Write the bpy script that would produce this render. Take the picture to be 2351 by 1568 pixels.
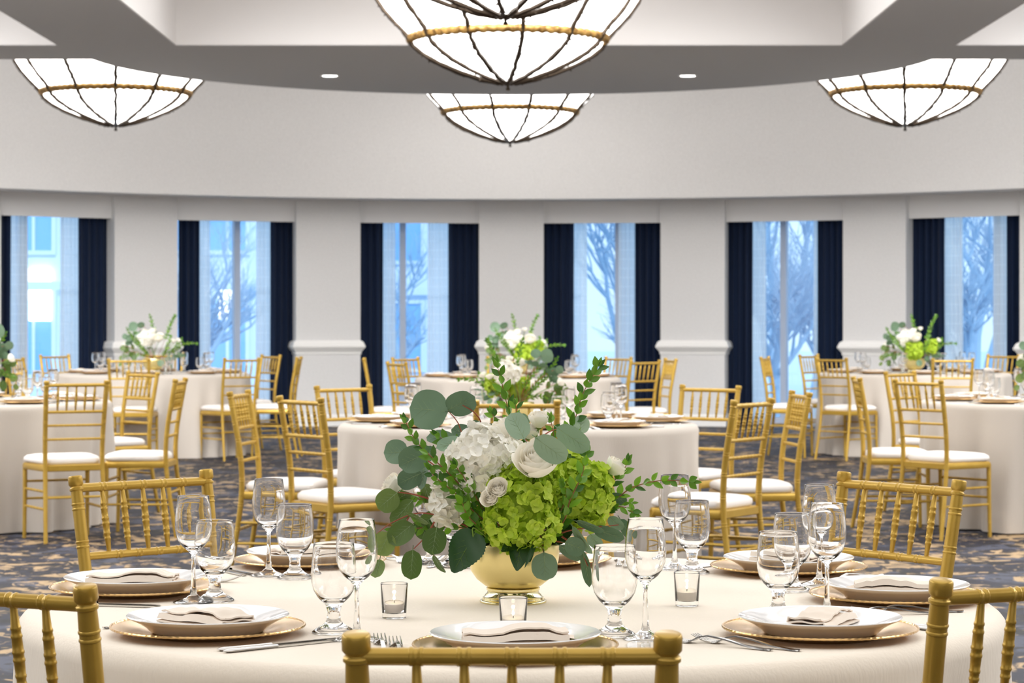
import bpy, math, random
from mathutils import Vector, Matrix
R = random.Random(7)
PI = math.pi
scene = bpy.context.scene
for o in list(bpy.data.objects):
    bpy.data.objects.remove(o)

# ---------------------------------------------------------------- camera, world, light, exposure
F = 5500.0            # focal length in photo pixels (2351 wide)
EYE = 1.275
CX, HY = 1175.5, 730.0
cam_d = bpy.data.cameras.new('camera')
cam = bpy.data.objects.new('camera', cam_d)
scene.collection.objects.link(cam)
cam.location = (0, 0, EYE)
cam.rotation_euler = (PI / 2, 0, 0)
cam_d.sensor_width = 36
cam_d.lens = 36 * F / 2351
cam_d.shift_y = -(784 - HY) / 2351
cam_d.clip_start = 0.05
cam_d.clip_end = 300
cam_d.dof.use_dof = True
cam_d.dof.focus_distance = 4.15
cam_d.dof.aperture_fstop = 15
scene.camera = cam

scene.view_settings.view_transform = 'Standard'
scene.view_settings.look = 'None'
scene.view_settings.gamma = 1
scene.view_settings.use_curve_mapping = False
scene.view_settings.exposure = 0.45
scene.cycles.max_bounces = 20
scene.cycles.transmission_bounces = 20
scene.cycles.transparent_max_bounces = 16
scene.cycles.diffuse_bounces = 8
scene.cycles.sample_clamp_indirect = 6

world = bpy.data.worlds.new('winter_sky')
scene.world = world
world.use_nodes = True
bg = world.node_tree.nodes['Background']
bg.inputs[0].default_value = (0.50, 0.70, 0.90, 1)
bg.inputs[1].default_value = 1.3

def sun(name, energy, rot, col):
    d = bpy.data.lights.new(name, 'SUN'); d.energy = energy; d.angle = 0.05; d.color = col
    o = bpy.data.objects.new(name, d); o.rotation_euler = rot; scene.collection.objects.link(o)
def area(name, loc, sx, sy, power, col, rot=(0, 0, 0), spread=180):
    d = bpy.data.lights.new(name, 'AREA'); d.shape = 'RECTANGLE'; d.size = sx; d.size_y = sy
    d.energy = power; d.color = col; d.spread = math.radians(spread)
    o = bpy.data.objects.new(name, d); o.location = loc; o.rotation_euler = rot
    scene.collection.objects.link(o)
    return o
sun('winter_sun', 1.6, (math.radians(48), 0, math.radians(8)), (0.86, 0.93, 1.0))
WARM = (1.0, 0.985, 0.955)
NEUT = (1.0, 1.0, 1.0)
# area lights added under the coffer tops and rotunda ceiling, without fittings
area('coffer_fill_near', (-0.02, 3.6, 4.22), 4.9, 9.0, 124, WARM)
area('coffer_fill_far', (-0.02, 13.6, 4.22), 4.9, 10.5, 210, NEUT)
area('coffer_fill_west', (-5.4, 10.6, 4.22), 2.6, 16.0, 620, NEUT)
area('coffer_fill_east', (5.35, 10.6, 4.22), 2.6, 16.0, 620, NEUT)
area('front_fill_light', (0, -4.0, 1.9), 9.0, 2.6, 26, WARM, (math.radians(90), 0, 0))  # fill light added behind the camera; that wall has no window
TILT = (math.radians(65), 0, 0)      # unseen lights added inside the coffers to brighten the pillars
area('pillar_fill_centre', (-0.02, 15.6, 3.98), 4.6, 0.9, 52, NEUT, TILT, 44)
area('pillar_fill_west', (-5.4, 15.6, 3.98), 2.6, 0.9, 36, NEUT, TILT, 44)
area('pillar_fill_east', (5.35, 15.6, 3.98), 2.6, 0.9, 36, NEUT, TILT, 44)
area('rotunda_fill_west', (-4.6, 23.6, 5.1), 4.4, 4.6, 8, NEUT)
area('rotunda_fill_east', (4.6, 23.6, 5.1), 4.4, 4.6, 8, NEUT)
area('rotunda_fill_middle', (0, 26.1, 5.1), 6.0, 2.2, 4, NEUT)

# ---------------------------------------------------------------- helpers
def at(px, py, Y):
    return Vector(((px - CX) * Y / F, Y, EYE - (py - HY) * Y / F))
def on_plane(px, py, z):
    Y = F * (EYE - z) / (py - HY)
    return Vector(((px - CX) * Y / F, Y, z))

class MB:
    def __init__(self):
        self.v = []; self.f = []
    def add(self, vs, fs):
        n = len(self.v)
        self.v += [tuple(p) for p in vs]
        self.f += [tuple(i + n for i in f) for f in fs]
        return self
    def lathe(self, prof, seg=32, c=(0, 0, 0), rfun=None):
        vs, fs = [], []
        for (r, z) in prof:
            for k in range(seg):
                a = 2 * PI * k / seg
                vs.append((c[0] + r * math.cos(a), c[1] + r * math.sin(a), c[2] + z))
        for i in range(len(prof) - 1):
            for k in range(seg):
                k2 = (k + 1) % seg
                fs.append((i * seg + k, i * seg + k2, (i + 1) * seg + k2, (i + 1) * seg + k))
        return self.add(vs, fs)
    def tube(self, pts, rad, seg=8, cap=True):
        pts = [Vector(p) for p in pts]
        if not hasattr(rad, '__len__'):
            rad = [rad] * len(pts)
        vs, fs = [], []
        prev = None
        for i, p in enumerate(pts):
            d = (pts[min(i + 1, len(pts) - 1)] - pts[max(i - 1, 0)])
            if d.length < 1e-9: d = Vector((0, 0, 1))
            d.normalize()
            if prev is None:
                a = Vector((1, 0, 0)) if abs(d.x) < 0.8 else Vector((0, 1, 0))
                u = d.cross(a).normalized()
            else:
                u = (prev - d * prev.dot(d)).normalized()
            prev = u
            w = d.cross(u)
            for k in range(seg):
                t = 2 * PI * k / seg
                vs.append(p + (u * math.cos(t) + w * math.sin(t)) * rad[i])
        n = len(pts)
        for i in range(n - 1):
            for k in range(seg):
                k2 = (k + 1) % seg
                fs.append((i * seg + k, i * seg + k2, (i + 1) * seg + k2, (i + 1) * seg + k))
        if cap:
            fs.append(tuple(range(seg - 1, -1, -1)))
            fs.append(tuple((n - 1) * seg + k for k in range(seg)))
        return self.add(vs, fs)
    def box(self, lo, hi, M=None):
        x0, y0, z0 = lo; x1, y1, z1 = hi
        vs = [Vector(p) for p in ((x0, y0, z0), (x1, y0, z0), (x1, y1, z0), (x0, y1, z0),
                                  (x0, y0, z1), (x1, y0, z1), (x1, y1, z1), (x0, y1, z1))]
        if M is not None: vs = [M @ p for p in vs]
        return self.add(vs, [(0, 3, 2, 1), (4, 5, 6, 7), (0, 1, 5, 4), (1, 2, 6, 5), (2, 3, 7, 6), (3, 0, 4, 7)])
    def grid(self, fn, nu, nv, closed_u=False):
        vs = [fn(i / (nu if closed_u else nu - 1), j / (nv - 1)) for j in range(nv) for i in range(nu)]
        fs = []
        for j in range(nv - 1):
            for i in range(nu if closed_u else nu - 1):
                i2 = (i + 1) % nu
                fs.append((j * nu + i, j * nu + i2, (j + 1) * nu + i2, (j + 1) * nu + i))
        return self.add(vs, fs)
    def ball(self, c, r, seg=12, rings=8, M=None):
        c = Vector(c)
        rr = Vector(r) if hasattr(r, '__len__') else Vector((r, r, r))
        vs, fs = [], []
        for i in range(rings + 1):
            ph = PI * i / rings
            for k in range(seg):
                a = 2 * PI * k / seg
                p = Vector((rr.x * math.sin(ph) * math.cos(a), rr.y * math.sin(ph) * math.sin(a), rr.z * math.cos(ph)))
                if M is not None: p = M @ p
                vs.append(c + p)
        for i in range(rings):
            for k in range(seg):
                k2 = (k + 1) % seg
                fs.append((i * seg + k, (i + 1) * seg + k, (i + 1) * seg + k2, i * seg + k2))
        return self.add(vs, fs)
    def mesh(self, name, mat, smooth=True, angle=0.75):
        me = bpy.data.meshes.new(name)
        me.from_pydata(self.v, [], self.f)
        me.validate(); me.update()
        if smooth:
            me.shade_smooth()
            if angle: me.set_sharp_from_angle(angle=angle)
        if mat: me.materials.append(mat)
        return me
    def build(self, name, mat, parent=None, smooth=True, angle=0.75):
        return obj(name, self.mesh(name, mat, smooth, angle), parent)

def obj(name, me, parent=None):
    o = bpy.data.objects.new(name, me)
    scene.collection.objects.link(o)
    if parent is not None: o.parent = parent
    return o
LABELS = {}
def tag(o, label, cat, group=None, kind=None):
    o['label'] = label; o['category'] = cat
    if group: o['group'] = group
    if kind: o['kind'] = kind
    n = len(label.split())
    if not 4 <= n <= 16: print('LABEL LENGTH', n, label)
    if label in LABELS: print('LABEL TWICE', label)
    LABELS[label] = o
    return o
def struct(o):
    o['kind'] = 'structure'; return o
def thing(name, label, cat, loc=(0, 0, 0), rz=0.0, group=None):
    o = bpy.data.objects.new(name, None)
    scene.collection.objects.link(o)
    o.location = loc; o.rotation_euler = (0, 0, rz)
    o.empty_display_size = 0.05
    return tag(o, label, cat, group)
def dup(src, label, loc, rz=0.0, scale=None, group=None):
    c = src.copy(); scene.collection.objects.link(c)
    c.location = loc; c.rotation_euler = (0, 0, rz)
    if scale: c.scale = (scale, scale, scale)
    if 'group' in c and not group: del c['group']
    tag(c, label, src['category'], group)
    for ch in src.children:
        d = ch.copy(); scene.collection.objects.link(d); d.parent = c
        for g in ch.children:
            e = g.copy(); scene.collection.objects.link(e); e.parent = d
    return c

# ---------------------------------------------------------------- materials
def sl(r, g, b):
    f = lambda c: (c / 255 / 12.92) if c / 255 <= 0.04045 else ((c / 255 + 0.055) / 1.055) ** 2.4
    return (f(r), f(g), f(b), 1)
def mat(name, col, rough=0.5, metal=0.0, spec=0.5, bump=None, var=None, trans=0.0, subs=0.0, sheen=0.0, coat=0.0, emit=None):
    m = bpy.data.materials.new(name); m.use_nodes = True
    nt = m.node_tree; b = nt.nodes['Principled BSDF']
    b.inputs['Base Color'].default_value = col
    b.inputs['Roughness'].default_value = rough
    b.inputs['Metallic'].default_value = metal
    b.inputs['Specular IOR Level'].default_value = spec
    b.inputs['Sheen Weight'].default_value = sheen
    b.inputs['Coat Weight'].default_value = coat
    if emit:
        b.inputs['Emission Color'].default_value = emit[0]; b.inputs['Emission Strength'].default_value = emit[1]
    if bump or var:
        tc = nt.nodes.new('ShaderNodeTexCoord')
    if bump:
        n = nt.nodes.new('ShaderNodeTexNoise'); n.inputs['Scale'].default_value = bump[0]; n.inputs['Detail'].default_value = 3
        mp = nt.nodes.new('ShaderNodeMapping')
        if len(bump) > 2: mp.inputs['Scale'].default_value = bump[2]
        bp = nt.nodes.new('ShaderNodeBump'); bp.inputs['Strength'].default_value = bump[1]; bp.inputs['Distance'].default_value = 0.01
        nt.links.new(tc.outputs['Object'], mp.inputs['Vector']); nt.links.new(mp.outputs[0], n.inputs['Vector'])
        nt.links.new(n.outputs['Fac'], bp.inputs['Height']); nt.links.new(bp.outputs[0], b.inputs['Normal'])
    if var:   # var = ('island'|'noise', colour2, scale)
        mx = nt.nodes.new('ShaderNodeMix'); mx.data_type = 'RGBA'
        mx.inputs['A'].default_value = col; mx.inputs['B'].default_value = var[1]
        if var[0] == 'island':
            g = nt.nodes.new('ShaderNodeNewGeometry'); nt.links.new(g.outputs['Random Per Island'], mx.inputs['Factor'])
        else:
            n2 = nt.nodes.new('ShaderNodeTexNoise'); n2.inputs['Scale'].default_value = var[2]; n2.inputs['Detail'].default_value = 4
            rp = nt.nodes.new('ShaderNodeMapRange'); rp.inputs['From Min'].default_value = 0.35; rp.inputs['From Max'].default_value = 0.65
            mp2 = nt.nodes.new('ShaderNodeMapping')
            if len(var) > 3: mp2.inputs['Scale'].default_value = var[3]
            nt.links.new(tc.outputs['Object'], mp2.inputs['Vector']); nt.links.new(mp2.outputs[0], n2.inputs['Vector'])
            nt.links.new(n2.outputs['Fac'], rp.inputs['Value']); nt.links.new(rp.outputs[0], mx.inputs['Factor'])
        nt.links.new(mx.outputs['Result'], b.inputs['Base Color'])
    if trans:
        tl = nt.nodes.new('ShaderNodeBsdfTranslucent')
        if var: nt.links.new(mx.outputs['Result'], tl.inputs['Color'])
        else: tl.inputs['Color'].default_value = col
        ms = nt.nodes.new('ShaderNodeMixShader'); ms.inputs[0].default_value = trans
        out = nt.nodes['Material Output']
        nt.links.new(b.outputs[0], ms.inputs[1]); nt.links.new(tl.outputs[0], ms.inputs[2]); nt.links.new(ms.outputs[0], out.inputs['Surface'])
    return m
def emission_mat(name, col, strength):
    m = bpy.data.materials.new(name); m.use_nodes = True
    nt = m.node_tree; nt.nodes.remove(nt.nodes['Principled BSDF'])
    e = nt.nodes.new('ShaderNodeEmission'); e.inputs[0].default_value = col; e.inputs[1].default_value = strength
    nt.links.new(e.outputs[0], nt.nodes['Material Output'].inputs['Surface'])
    return m
def glass_mat(name, tint=(1, 1, 1, 1), ior=1.45):
    m = bpy.data.materials.new(name); m.use_nodes = True
    nt = m.node_tree; nt.nodes.remove(nt.nodes['Principled BSDF'])
    g = nt.nodes.new('ShaderNodeBsdfGlass'); g.inputs['Color'].default_value = tint; g.inputs['Roughness'].default_value = 0; g.inputs['IOR'].default_value = ior
    nt.links.new(g.outputs[0], nt.nodes['Material Output'].inputs['Surface'])
    return m
def pane_mat(name, refl=0.06, tint=(0.96, 0.98, 1, 1)):
    m = bpy.data.materials.new(name); m.use_nodes = True
    nt = m.node_tree; nt.nodes.remove(nt.nodes['Principled BSDF'])
    t = nt.nodes.new('ShaderNodeBsdfTransparent'); t.inputs[0].default_value = tint
    g = nt.nodes.new('ShaderNodeBsdfGlossy'); g.inputs['Roughness'].default_value = 0.02
    x = nt.nodes.new('ShaderNodeMixShader'); x.inputs[0].default_value = refl
    nt.links.new(t.outputs[0], x.inputs[1]); nt.links.new(g.outputs[0], x.inputs[2])
    nt.links.new(x.outputs[0], nt.nodes['Material Output'].inputs['Surface'])
    return m
def sheer_mat():
    m = bpy.data.materials.new('sheer_voile'); m.use_nodes = True
    nt = m.node_tree; nt.nodes.remove(nt.nodes['Principled BSDF'])
    tr = nt.nodes.new('ShaderNodeBsdfTransparent')
    df = nt.nodes.new('ShaderNodeBsdfDiffuse'); df.inputs[0].default_value = (0.85, 0.87, 0.92, 1)
    tl = nt.nodes.new('ShaderNodeBsdfTranslucent'); tl.inputs[0].default_value = (1.0, 0.985, 0.95, 1)
    a = nt.nodes.new('ShaderNodeMixShader'); a.inputs[0].default_value = 0.8
    b = nt.nodes.new('ShaderNodeMixShader'); b.inputs[0].default_value = 0.80
    tc = nt.nodes.new('ShaderNodeTexCoord')
    br = nt.nodes.new('ShaderNodeTexBrick')   # woven window-pane check in the cloth
    br.offset = 0
    br.inputs['Scale'].default_value = 1; br.inputs['Mortar Size'].default_value = 0.004
    br.inputs['Brick Width'].default_value = 0.11; br.inputs['Row Height'].default_value = 0.11
    mpx = nt.nodes.new('ShaderNodeMapping'); mpx.inputs['Rotation'].default_value = (PI / 2, 0, 0)
    mr = nt.nodes.new('ShaderNodeMapRange'); mr.inputs['To Min'].default_value = 0.84; mr.inputs['To Max'].default_value = 0.96
    nt.links.new(tc.outputs['Object'], mpx.inputs[0]); nt.links.new(mpx.outputs[0], br.inputs['Vector'])
    nt.links.new(br.outputs['Fac'], mr.inputs['Value']); nt.links.new(mr.outputs[0], b.inputs[0])
    nt.links.new(df.outputs[0], a.inputs[1]); nt.links.new(tl.outputs[0], a.inputs[2])
    nt.links.new(tr.outputs[0], b.inputs[1]); nt.links.new(a.outputs[0], b.inputs[2])
    nt.links.new(b.outputs[0], nt.nodes['Material Output'].inputs['Surface'])
    return m
def carpet_mat():
    m = bpy.data.materials.new('patterned_carpet'); m.use_nodes = True
    nt = m.node_tree; b = nt.nodes['Principled BSDF']; N = nt.nodes.new; L = nt.links.new
    b.inputs['Roughness'].default_value = 0.62; b.inputs['Specular IOR Level'].default_value = 0.4
    tc = N('ShaderNodeTexCoord'); mp = N('ShaderNodeMapping')
    mp.inputs['Rotation'].default_value = (0, 0, 0.25)
    L(tc.outputs['Object'], mp.inputs[0])
    def noise(scale, detail, dist, off):
        mm = N('ShaderNodeMapping'); mm.inputs['Location'].default_value = (off, off * 1.7, 0); mm.inputs['Scale'].default_value = (1.0, 0.85, 1)
        n = N('ShaderNodeTexNoise'); n.inputs['Scale'].default_value = scale; n.inputs['Detail'].default_value = detail; n.inputs['Distortion'].default_value = dist
        L(mp.outputs[0], mm.inputs[0]); L(mm.outputs[0], n.inputs['Vector']); return n.outputs['Fac']
    def band(src, lo, hi):
        r = N('ShaderNodeMapRange'); r.inputs['From Min'].default_value = lo; r.inputs['From Max'].default_value = hi; L(src, r.inputs['Value']); return r.outputs[0]
    def mix(f, a, c):
        x = N('ShaderNodeMix'); x.data_type = 'RGBA'; L(f, x.inputs['Factor'])
        for s, k in ((a, 'A'), (c, 'B')):
            if isinstance(s, tuple): x.inputs[k].default_value = s
            else: L(s, x.inputs[k])
        return x.outputs['Result']
    navy, slate, tan, black = sl(14, 18, 38), sl(60, 64, 80), sl(166, 140, 104), sl(7, 7, 14)
    c = mix(band(noise(2.4, 5, 1.2, 3), 0.52, 0.58), navy, slate)
    c = mix(band(noise(2.9, 5, 1.8, 11), 0.565, 0.60), c, tan)
    c = mix(band(noise(5.5, 4, 2.0, 29), 0.53, 0.57), c, black)
    c = mix(band(noise(7.0, 4, 2.0, 57), 0.62, 0.66), c, tan)
    fine = N('ShaderNodeTexNoise'); fine.inputs['Scale'].default_value = 400; L(tc.outputs['Object'], fine.inputs['Vector'])
    bp = N('ShaderNodeBump'); bp.inputs['Strength'].default_value = 0.4; L(fine.outputs['Fac'], bp.inputs['Height']); L(bp.outputs[0], b.inputs['Normal'])
    L(c, b.inputs['Base Color'])
    return m

M = {}
M['carpet'] = carpet_mat()
M['fabric_wall'] = mat('fabric_wall', sl(229, 228, 227), 0.85, var=('noise', sl(222, 221, 220), 60.0), bump=(220, 0.15))
M['header'] = mat('header_fabric', sl(240, 239, 238), 0.85)
M['white_trim'] = mat('white_trim', sl(242, 241, 238), 0.5)
M['soffit'] = mat('shaded_soffit', sl(188, 188, 188), 0.9, bump=(90, 0.1))  # same paint as the coffers, with the underside's shade put into the colour
M['coffer'] = mat('lit_coffer', sl(216, 213, 211), 0.85)  # lit copy of the soffit paint
M['gold'] = mat('gold_chair_paint', sl(198, 162, 70), 0.31, 0.4, 0.5, var=('noise', sl(188, 151, 60), 14.0))
M['cushion'] = mat('ivory_vinyl', sl(240, 235, 230), 0.55)
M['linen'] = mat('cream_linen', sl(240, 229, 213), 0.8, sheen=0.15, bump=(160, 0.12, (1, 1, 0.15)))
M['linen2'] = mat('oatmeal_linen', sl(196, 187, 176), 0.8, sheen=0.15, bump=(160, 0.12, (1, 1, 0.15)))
M['napkin'] = mat('beige_napkin', sl(236, 222, 206), 0.75, sheen=0.2)
M['china'] = mat('white_china', sl(246, 246, 246), 0.12, coat=0.5)
M['charger'] = mat('champagne_gold_charger', sl(210, 172, 116), 0.2, 0.75)
M['steel'] = mat('polished_steel', sl(205, 203, 200), 0.14, 1.0)
M['glass'] = glass_mat('clear_glass')
M['votive_glass'] = glass_mat('votive_glass', (1, 1, 1, 1))
M['wax'] = mat('white_wax', sl(245, 240, 232), 0.5, trans=0.25)
M['tin'] = mat('tealight_tin', sl(200, 195, 192), 0.35, 0.9)
M['flame'] = emission_mat('candle_flame', (1, 0.78, 0.42, 1), 9)
M['brass'] = mat('brushed_pale_gold', sl(236, 218, 152), 0.3, 0.85)
M['bright_brass'] = mat('polished_pale_gold', sl(225, 212, 160), 0.1, 1.0)
M['foam'] = mat('dark_floral_foam', sl(24, 34, 18), 0.9)
M['navy'] = mat('navy_drape', sl(14, 31, 58), 0.7, sheen=0.1, spec=0.2, trans=0.06)
M['sheer'] = sheer_mat()
M['frame'] = mat('window_frame_paint', sl(176, 190, 212), 0.45)
M['pane'] = pane_mat('window_pane')
M['lamp_glass'] = emission_mat('glowing_alabaster', (1.0, 0.97, 0.935, 1), 3.9)
M['bronze'] = mat('dark_bronze', sl(62, 50, 38), 0.45, 0.6)
M['rope'] = mat('antique_gold_rope', sl(190, 150, 84), 0.45, 0.5, var=('noise', sl(110, 78, 34), 20.0))
M['downlight'] = emission_mat('downlight_lens', (1, 0.97, 0.92, 1), 11)
M['euc'] = mat('eucalyptus_leaf', sl(80, 112, 80), 0.5, var=('island', sl(132, 160, 132)), trans=0.12)
M['euc_olive'] = mat('olive_eucalyptus_leaf', sl(70, 100, 36), 0.45, var=('island', sl(118, 140, 70)), trans=0.15)
M['euc_pale'] = mat('pale_eucalyptus_leaf', sl(128, 158, 126), 0.5, var=('island', sl(168, 192, 166)), trans=0.12)
M['vein'] = mat('pale_leaf_vein', sl(150, 172, 128), 0.5)
M['myrtle'] = mat('myrtle_leaf', sl(50, 98, 26), 0.32, var=('island', sl(128, 180, 48)), trans=0.18)
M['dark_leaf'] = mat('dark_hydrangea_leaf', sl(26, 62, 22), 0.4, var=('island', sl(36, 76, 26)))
M['stem_red'] = mat('reddish_stem', sl(160, 78, 56), 0.5)
M['stem_brown'] = mat('brown_stem', sl(140, 92, 56), 0.6)
M['stem_green'] = mat('green_stem', sl(110, 140, 50), 0.5)
M['hyd_green'] = mat('lime_hydrangea', sl(208, 228, 84), 0.5, var=('island', sl(180, 210, 46)), trans=0.25)
M['hyd_white'] = mat('white_hydrangea', sl(255, 254, 248), 0.55, var=('island', sl(253, 250, 240)), trans=0.12)
M['rose'] = mat('ivory_rose', sl(255, 253, 246), 0.5, var=('island', sl(255, 250, 238)), trans=0.12)
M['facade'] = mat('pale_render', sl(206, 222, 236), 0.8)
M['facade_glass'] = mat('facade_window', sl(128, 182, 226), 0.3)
M['glare_panel'] = emission_mat('glare_panel', (1, 1, 1, 1), 3.0)  # glow added in place of white glare reflected in the windows
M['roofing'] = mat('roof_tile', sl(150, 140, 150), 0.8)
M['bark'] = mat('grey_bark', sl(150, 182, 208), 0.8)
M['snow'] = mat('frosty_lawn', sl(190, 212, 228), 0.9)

# ---------------------------------------------------------------- the room
ROOM_X = 7.8
SOFFIT_Z = 3.52
CY = 20.5                     # centre of the rotunda
RP, RW = 8.0, 8.42            # pillar fronts, window plane
def ring(th, r, z=0.0):
    return Vector((r * math.sin(th), CY + r * math.cos(th), z))
def ang(px, r):               # bearing on a ring of radius r of the ray through picture column px
    k = (px - CX) / F
    lo, hi = -1.4, 1.4
    for _ in range(50):
        m = (lo + hi) / 2
        if r * math.sin(m) - k * (CY + r * math.cos(m)) < 0: lo = m
        else: hi = m
    return (lo + hi) / 2
def arc_band(mb, t0, t1, ra, rb, z0, z1, n=24):
    """solid ring sector"""
    vs, fs = [], []
    for i in range(n + 1):
        t = t0 + (t1 - t0) * i / n
        for r, z in ((ra, z0), (rb, z0), (rb, z1), (ra, z1)):
            vs.append(ring(t, r, z))
    for i in range(n):
        a, b = i * 4, i * 4 + 4
        for k in range(4):
            k2 = (k + 1) % 4
            fs.append((a + k, b + k, b + k2, a + k2))
    fs += [(0, 1, 2, 3), tuple(n * 4 + k for k in (3, 2, 1, 0))]
    return mb.add(vs, fs)

struct(MB().add([(-ROOM_X - 1, -4.2, 0), (ROOM_X + 1, -4.2, 0), (ROOM_X + 1, 29.2, 0), (-ROOM_X - 1, 29.2, 0)], [(0, 1, 2, 3)]).build('floor', M['carpet'], smooth=False))
struct(MB().box((-ROOM_X - 0.2, -4.2, 0), (-ROOM_X, 23.2, 5.3)).build('wall_left', M['fabric_wall'], smooth=False))
struct(MB().box((ROOM_X, -4.2, 0), (ROOM_X + 0.2, 23.2, 5.3)).build('wall_right', M['fabric_wall'], smooth=False))
struct(MB().box((-ROOM_X - 0.2, -4.4, 0), (ROOM_X + 0.2, -4.2, 5.3)).build('wall_front', M['fabric_wall'], smooth=False))
# curved upper wall of the rotunda, overhanging the windows
mb = MB(); arc_band(mb, -1.32, 1.32, 7.5, 8.9, 2.665, 5.3, 72)
struct(mb.build('wall_back', M['fabric_wall']))
# rotunda's high ceiling
struct(MB().box((-ROOM_X - 0.2, 20.2, 5.2), (ROOM_X + 0.2, 29.6, 5.35)).build('ceiling_rotunda', M['coffer'], smooth=False))
# coffered soffit with the half-round tongue
Y_EDGE = 20.8
mb = MB()
ZT = 4.32
for x0, x1 in ((-ROOM_X, -7.0), (-3.74, -2.78), (2.73, 3.65), (7.0, ROOM_X)):
    mb.box((x0, -2.4, SOFFIT_Z), (x1, 19.75, ZT))
mb.box((-ROOM_X, 19.75, SOFFIT_Z), (ROOM_X, Y_EDGE, ZT)); mb.box((-ROOM_X, -4.2, SOFFIT_Z), (ROOM_X, -2.4, ZT))
n = 64; rt = 3.66; cyt = 20.45
t_edge = math.acos((Y_EDGE - cyt) / rt)
vs = []
for i in range(n + 1):
    t = -t_edge + 2 * t_edge * i / n
    x, y = rt * math.sin(t), cyt + rt * math.cos(t)
    vs += [(x, y, SOFFIT_Z), (x, y, ZT)]
fs = [(2 * i, 2 * i + 2, 2 * i + 3, 2 * i + 1) for i in range(n)]
fs += [tuple(2 * i for i in range(n, -1, -1)), tuple(2 * i + 1 for i in range(n + 1))]
mb.add(vs, fs)
struct(mb.build('ceiling', M['soffit'], smooth=False))
mb = MB()          # thin coffer linings carrying the paler, lit copy of the ceiling paint
for x0, x1 in ((-7.0, -3.74), (-2.78, 2.73), (3.65, 7.0)):
    e = 0.012
    mb.box((x0, -2.4, SOFFIT_Z + 0.004), (x0 + e, 19.75, ZT)); mb.box((x1 - e, -2.4, SOFFIT_Z + 0.004), (x1, 19.75, ZT))
    mb.box((x0, 19.75 - e, SOFFIT_Z + 0.004), (x1, 19.75, ZT)); mb.box((x0, -2.4, SOFFIT_Z + 0.004), (x1, -2.4 + e, ZT))
struct(mb.build('trim_1', M['coffer'], smooth=False))
struct(MB().box((-ROOM_X - 0.2, -4.3, ZT), (ROOM_X + 0.2, Y_EDGE, ZT + 0.08)).build('ceiling_coffer_top', M['coffer'], smooth=False))
struct(MB().box((-ROOM_X - 0.2, Y_EDGE - 0.4, ZT + 0.08), (ROOM_X + 0.2, Y_EDGE - 0.2, 5.2)).build('wall_fascia', M['coffer'], smooth=False))

# pillars between the windows
PILLAR_PX = [336, 754, 1174, 1590, 2007]
TH = [ang(p, RP) for p in PILLAR_PX]
STEP = (TH[-1] - TH[0]) / 4
TH = [TH[0] - 2 * STEP, TH[0] - STEP] + TH + [TH[-1] + STEP, TH[-1] + 2 * STEP]
PW = 0.385
p_desc = {1: 'pale fabric pillar at the left edge, partly out of frame', 2: 'pale fabric pillar behind the flowers of the far left table',
          3: 'pale fabric pillar standing clear between second and third windows from left',
          4: 'pale fabric pillar straight behind the tall central bouquets', 5: 'pale fabric pillar between the fourth and fifth windows from left',
          6: 'pale fabric pillar behind the far right table', 7: 'pale fabric pillar cut off by the right picture edge'}
def rail_profile(mb, w, d, rows):
    """wrap (outset, z) rows round the front and both sides of a w x d pillar whose front lies at y=0"""
    vs, fs = [], []
    for off, z in rows:
        vs += [(-w - off, d, z), (-w - off, -off, z), (w + off, -off, z), (w + off, d, z)]
    for i in range(len(rows) - 1):
        for k in range(3):
            fs.append((i * 4 + k, i * 4 + k + 1, i * 4 + k + 5, i * 4 + k + 4))
    fs += [(3, 2, 1, 0), tuple((len(rows) - 1) * 4 + k for k in range(4))]
    return mb.add(vs, fs)
for i, t in enumerate(TH):
    if i in (0, 8):
        continue
    e = thing('pillar', p_desc[i], 'pillar', ring(t, RP), -t)
    e['kind'] = 'structure'
    mb = MB().box((-PW, 0.0, 0.0), (PW, 0.55, 2.70))
    mb.build('shaft', M['fabric_wall'], e, smooth=False)
    mb = MB()
    rail_profile(mb, PW, 0.45, [(0.004, 0.845), (0.010, 0.85), (0.010, 0.872), (0.018, 0.885), (0.032, 0.905), (0.048, 0.925), (0.052, 0.945), (0.044, 0.955), (0.038, 0.975), (0.028, 0.995), (0.012, 1.005), (0.004, 1.01)])
    mb.build('chair_rail', M['white_trim'], e, smooth=False)
    mb = MB(); rail_profile(mb, PW, 0.45, [(0.016, 0.0), (0.016, 0.12), (0.008, 0.135), (0.002, 0.14)])
    mb.build('baseboard', M['white_trim'], e, smooth=False)
for s, a, b in (('left', -1.32, TH[1] - 0.02), ('right', TH[7] + 0.02, 1.32)):
    mb = MB(); arc_band(mb, a, b, 8.0, 8.5, 0, 2.7, 16)
    struct(mb.build('wall_curve_' + s, M['fabric_wall']))

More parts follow.
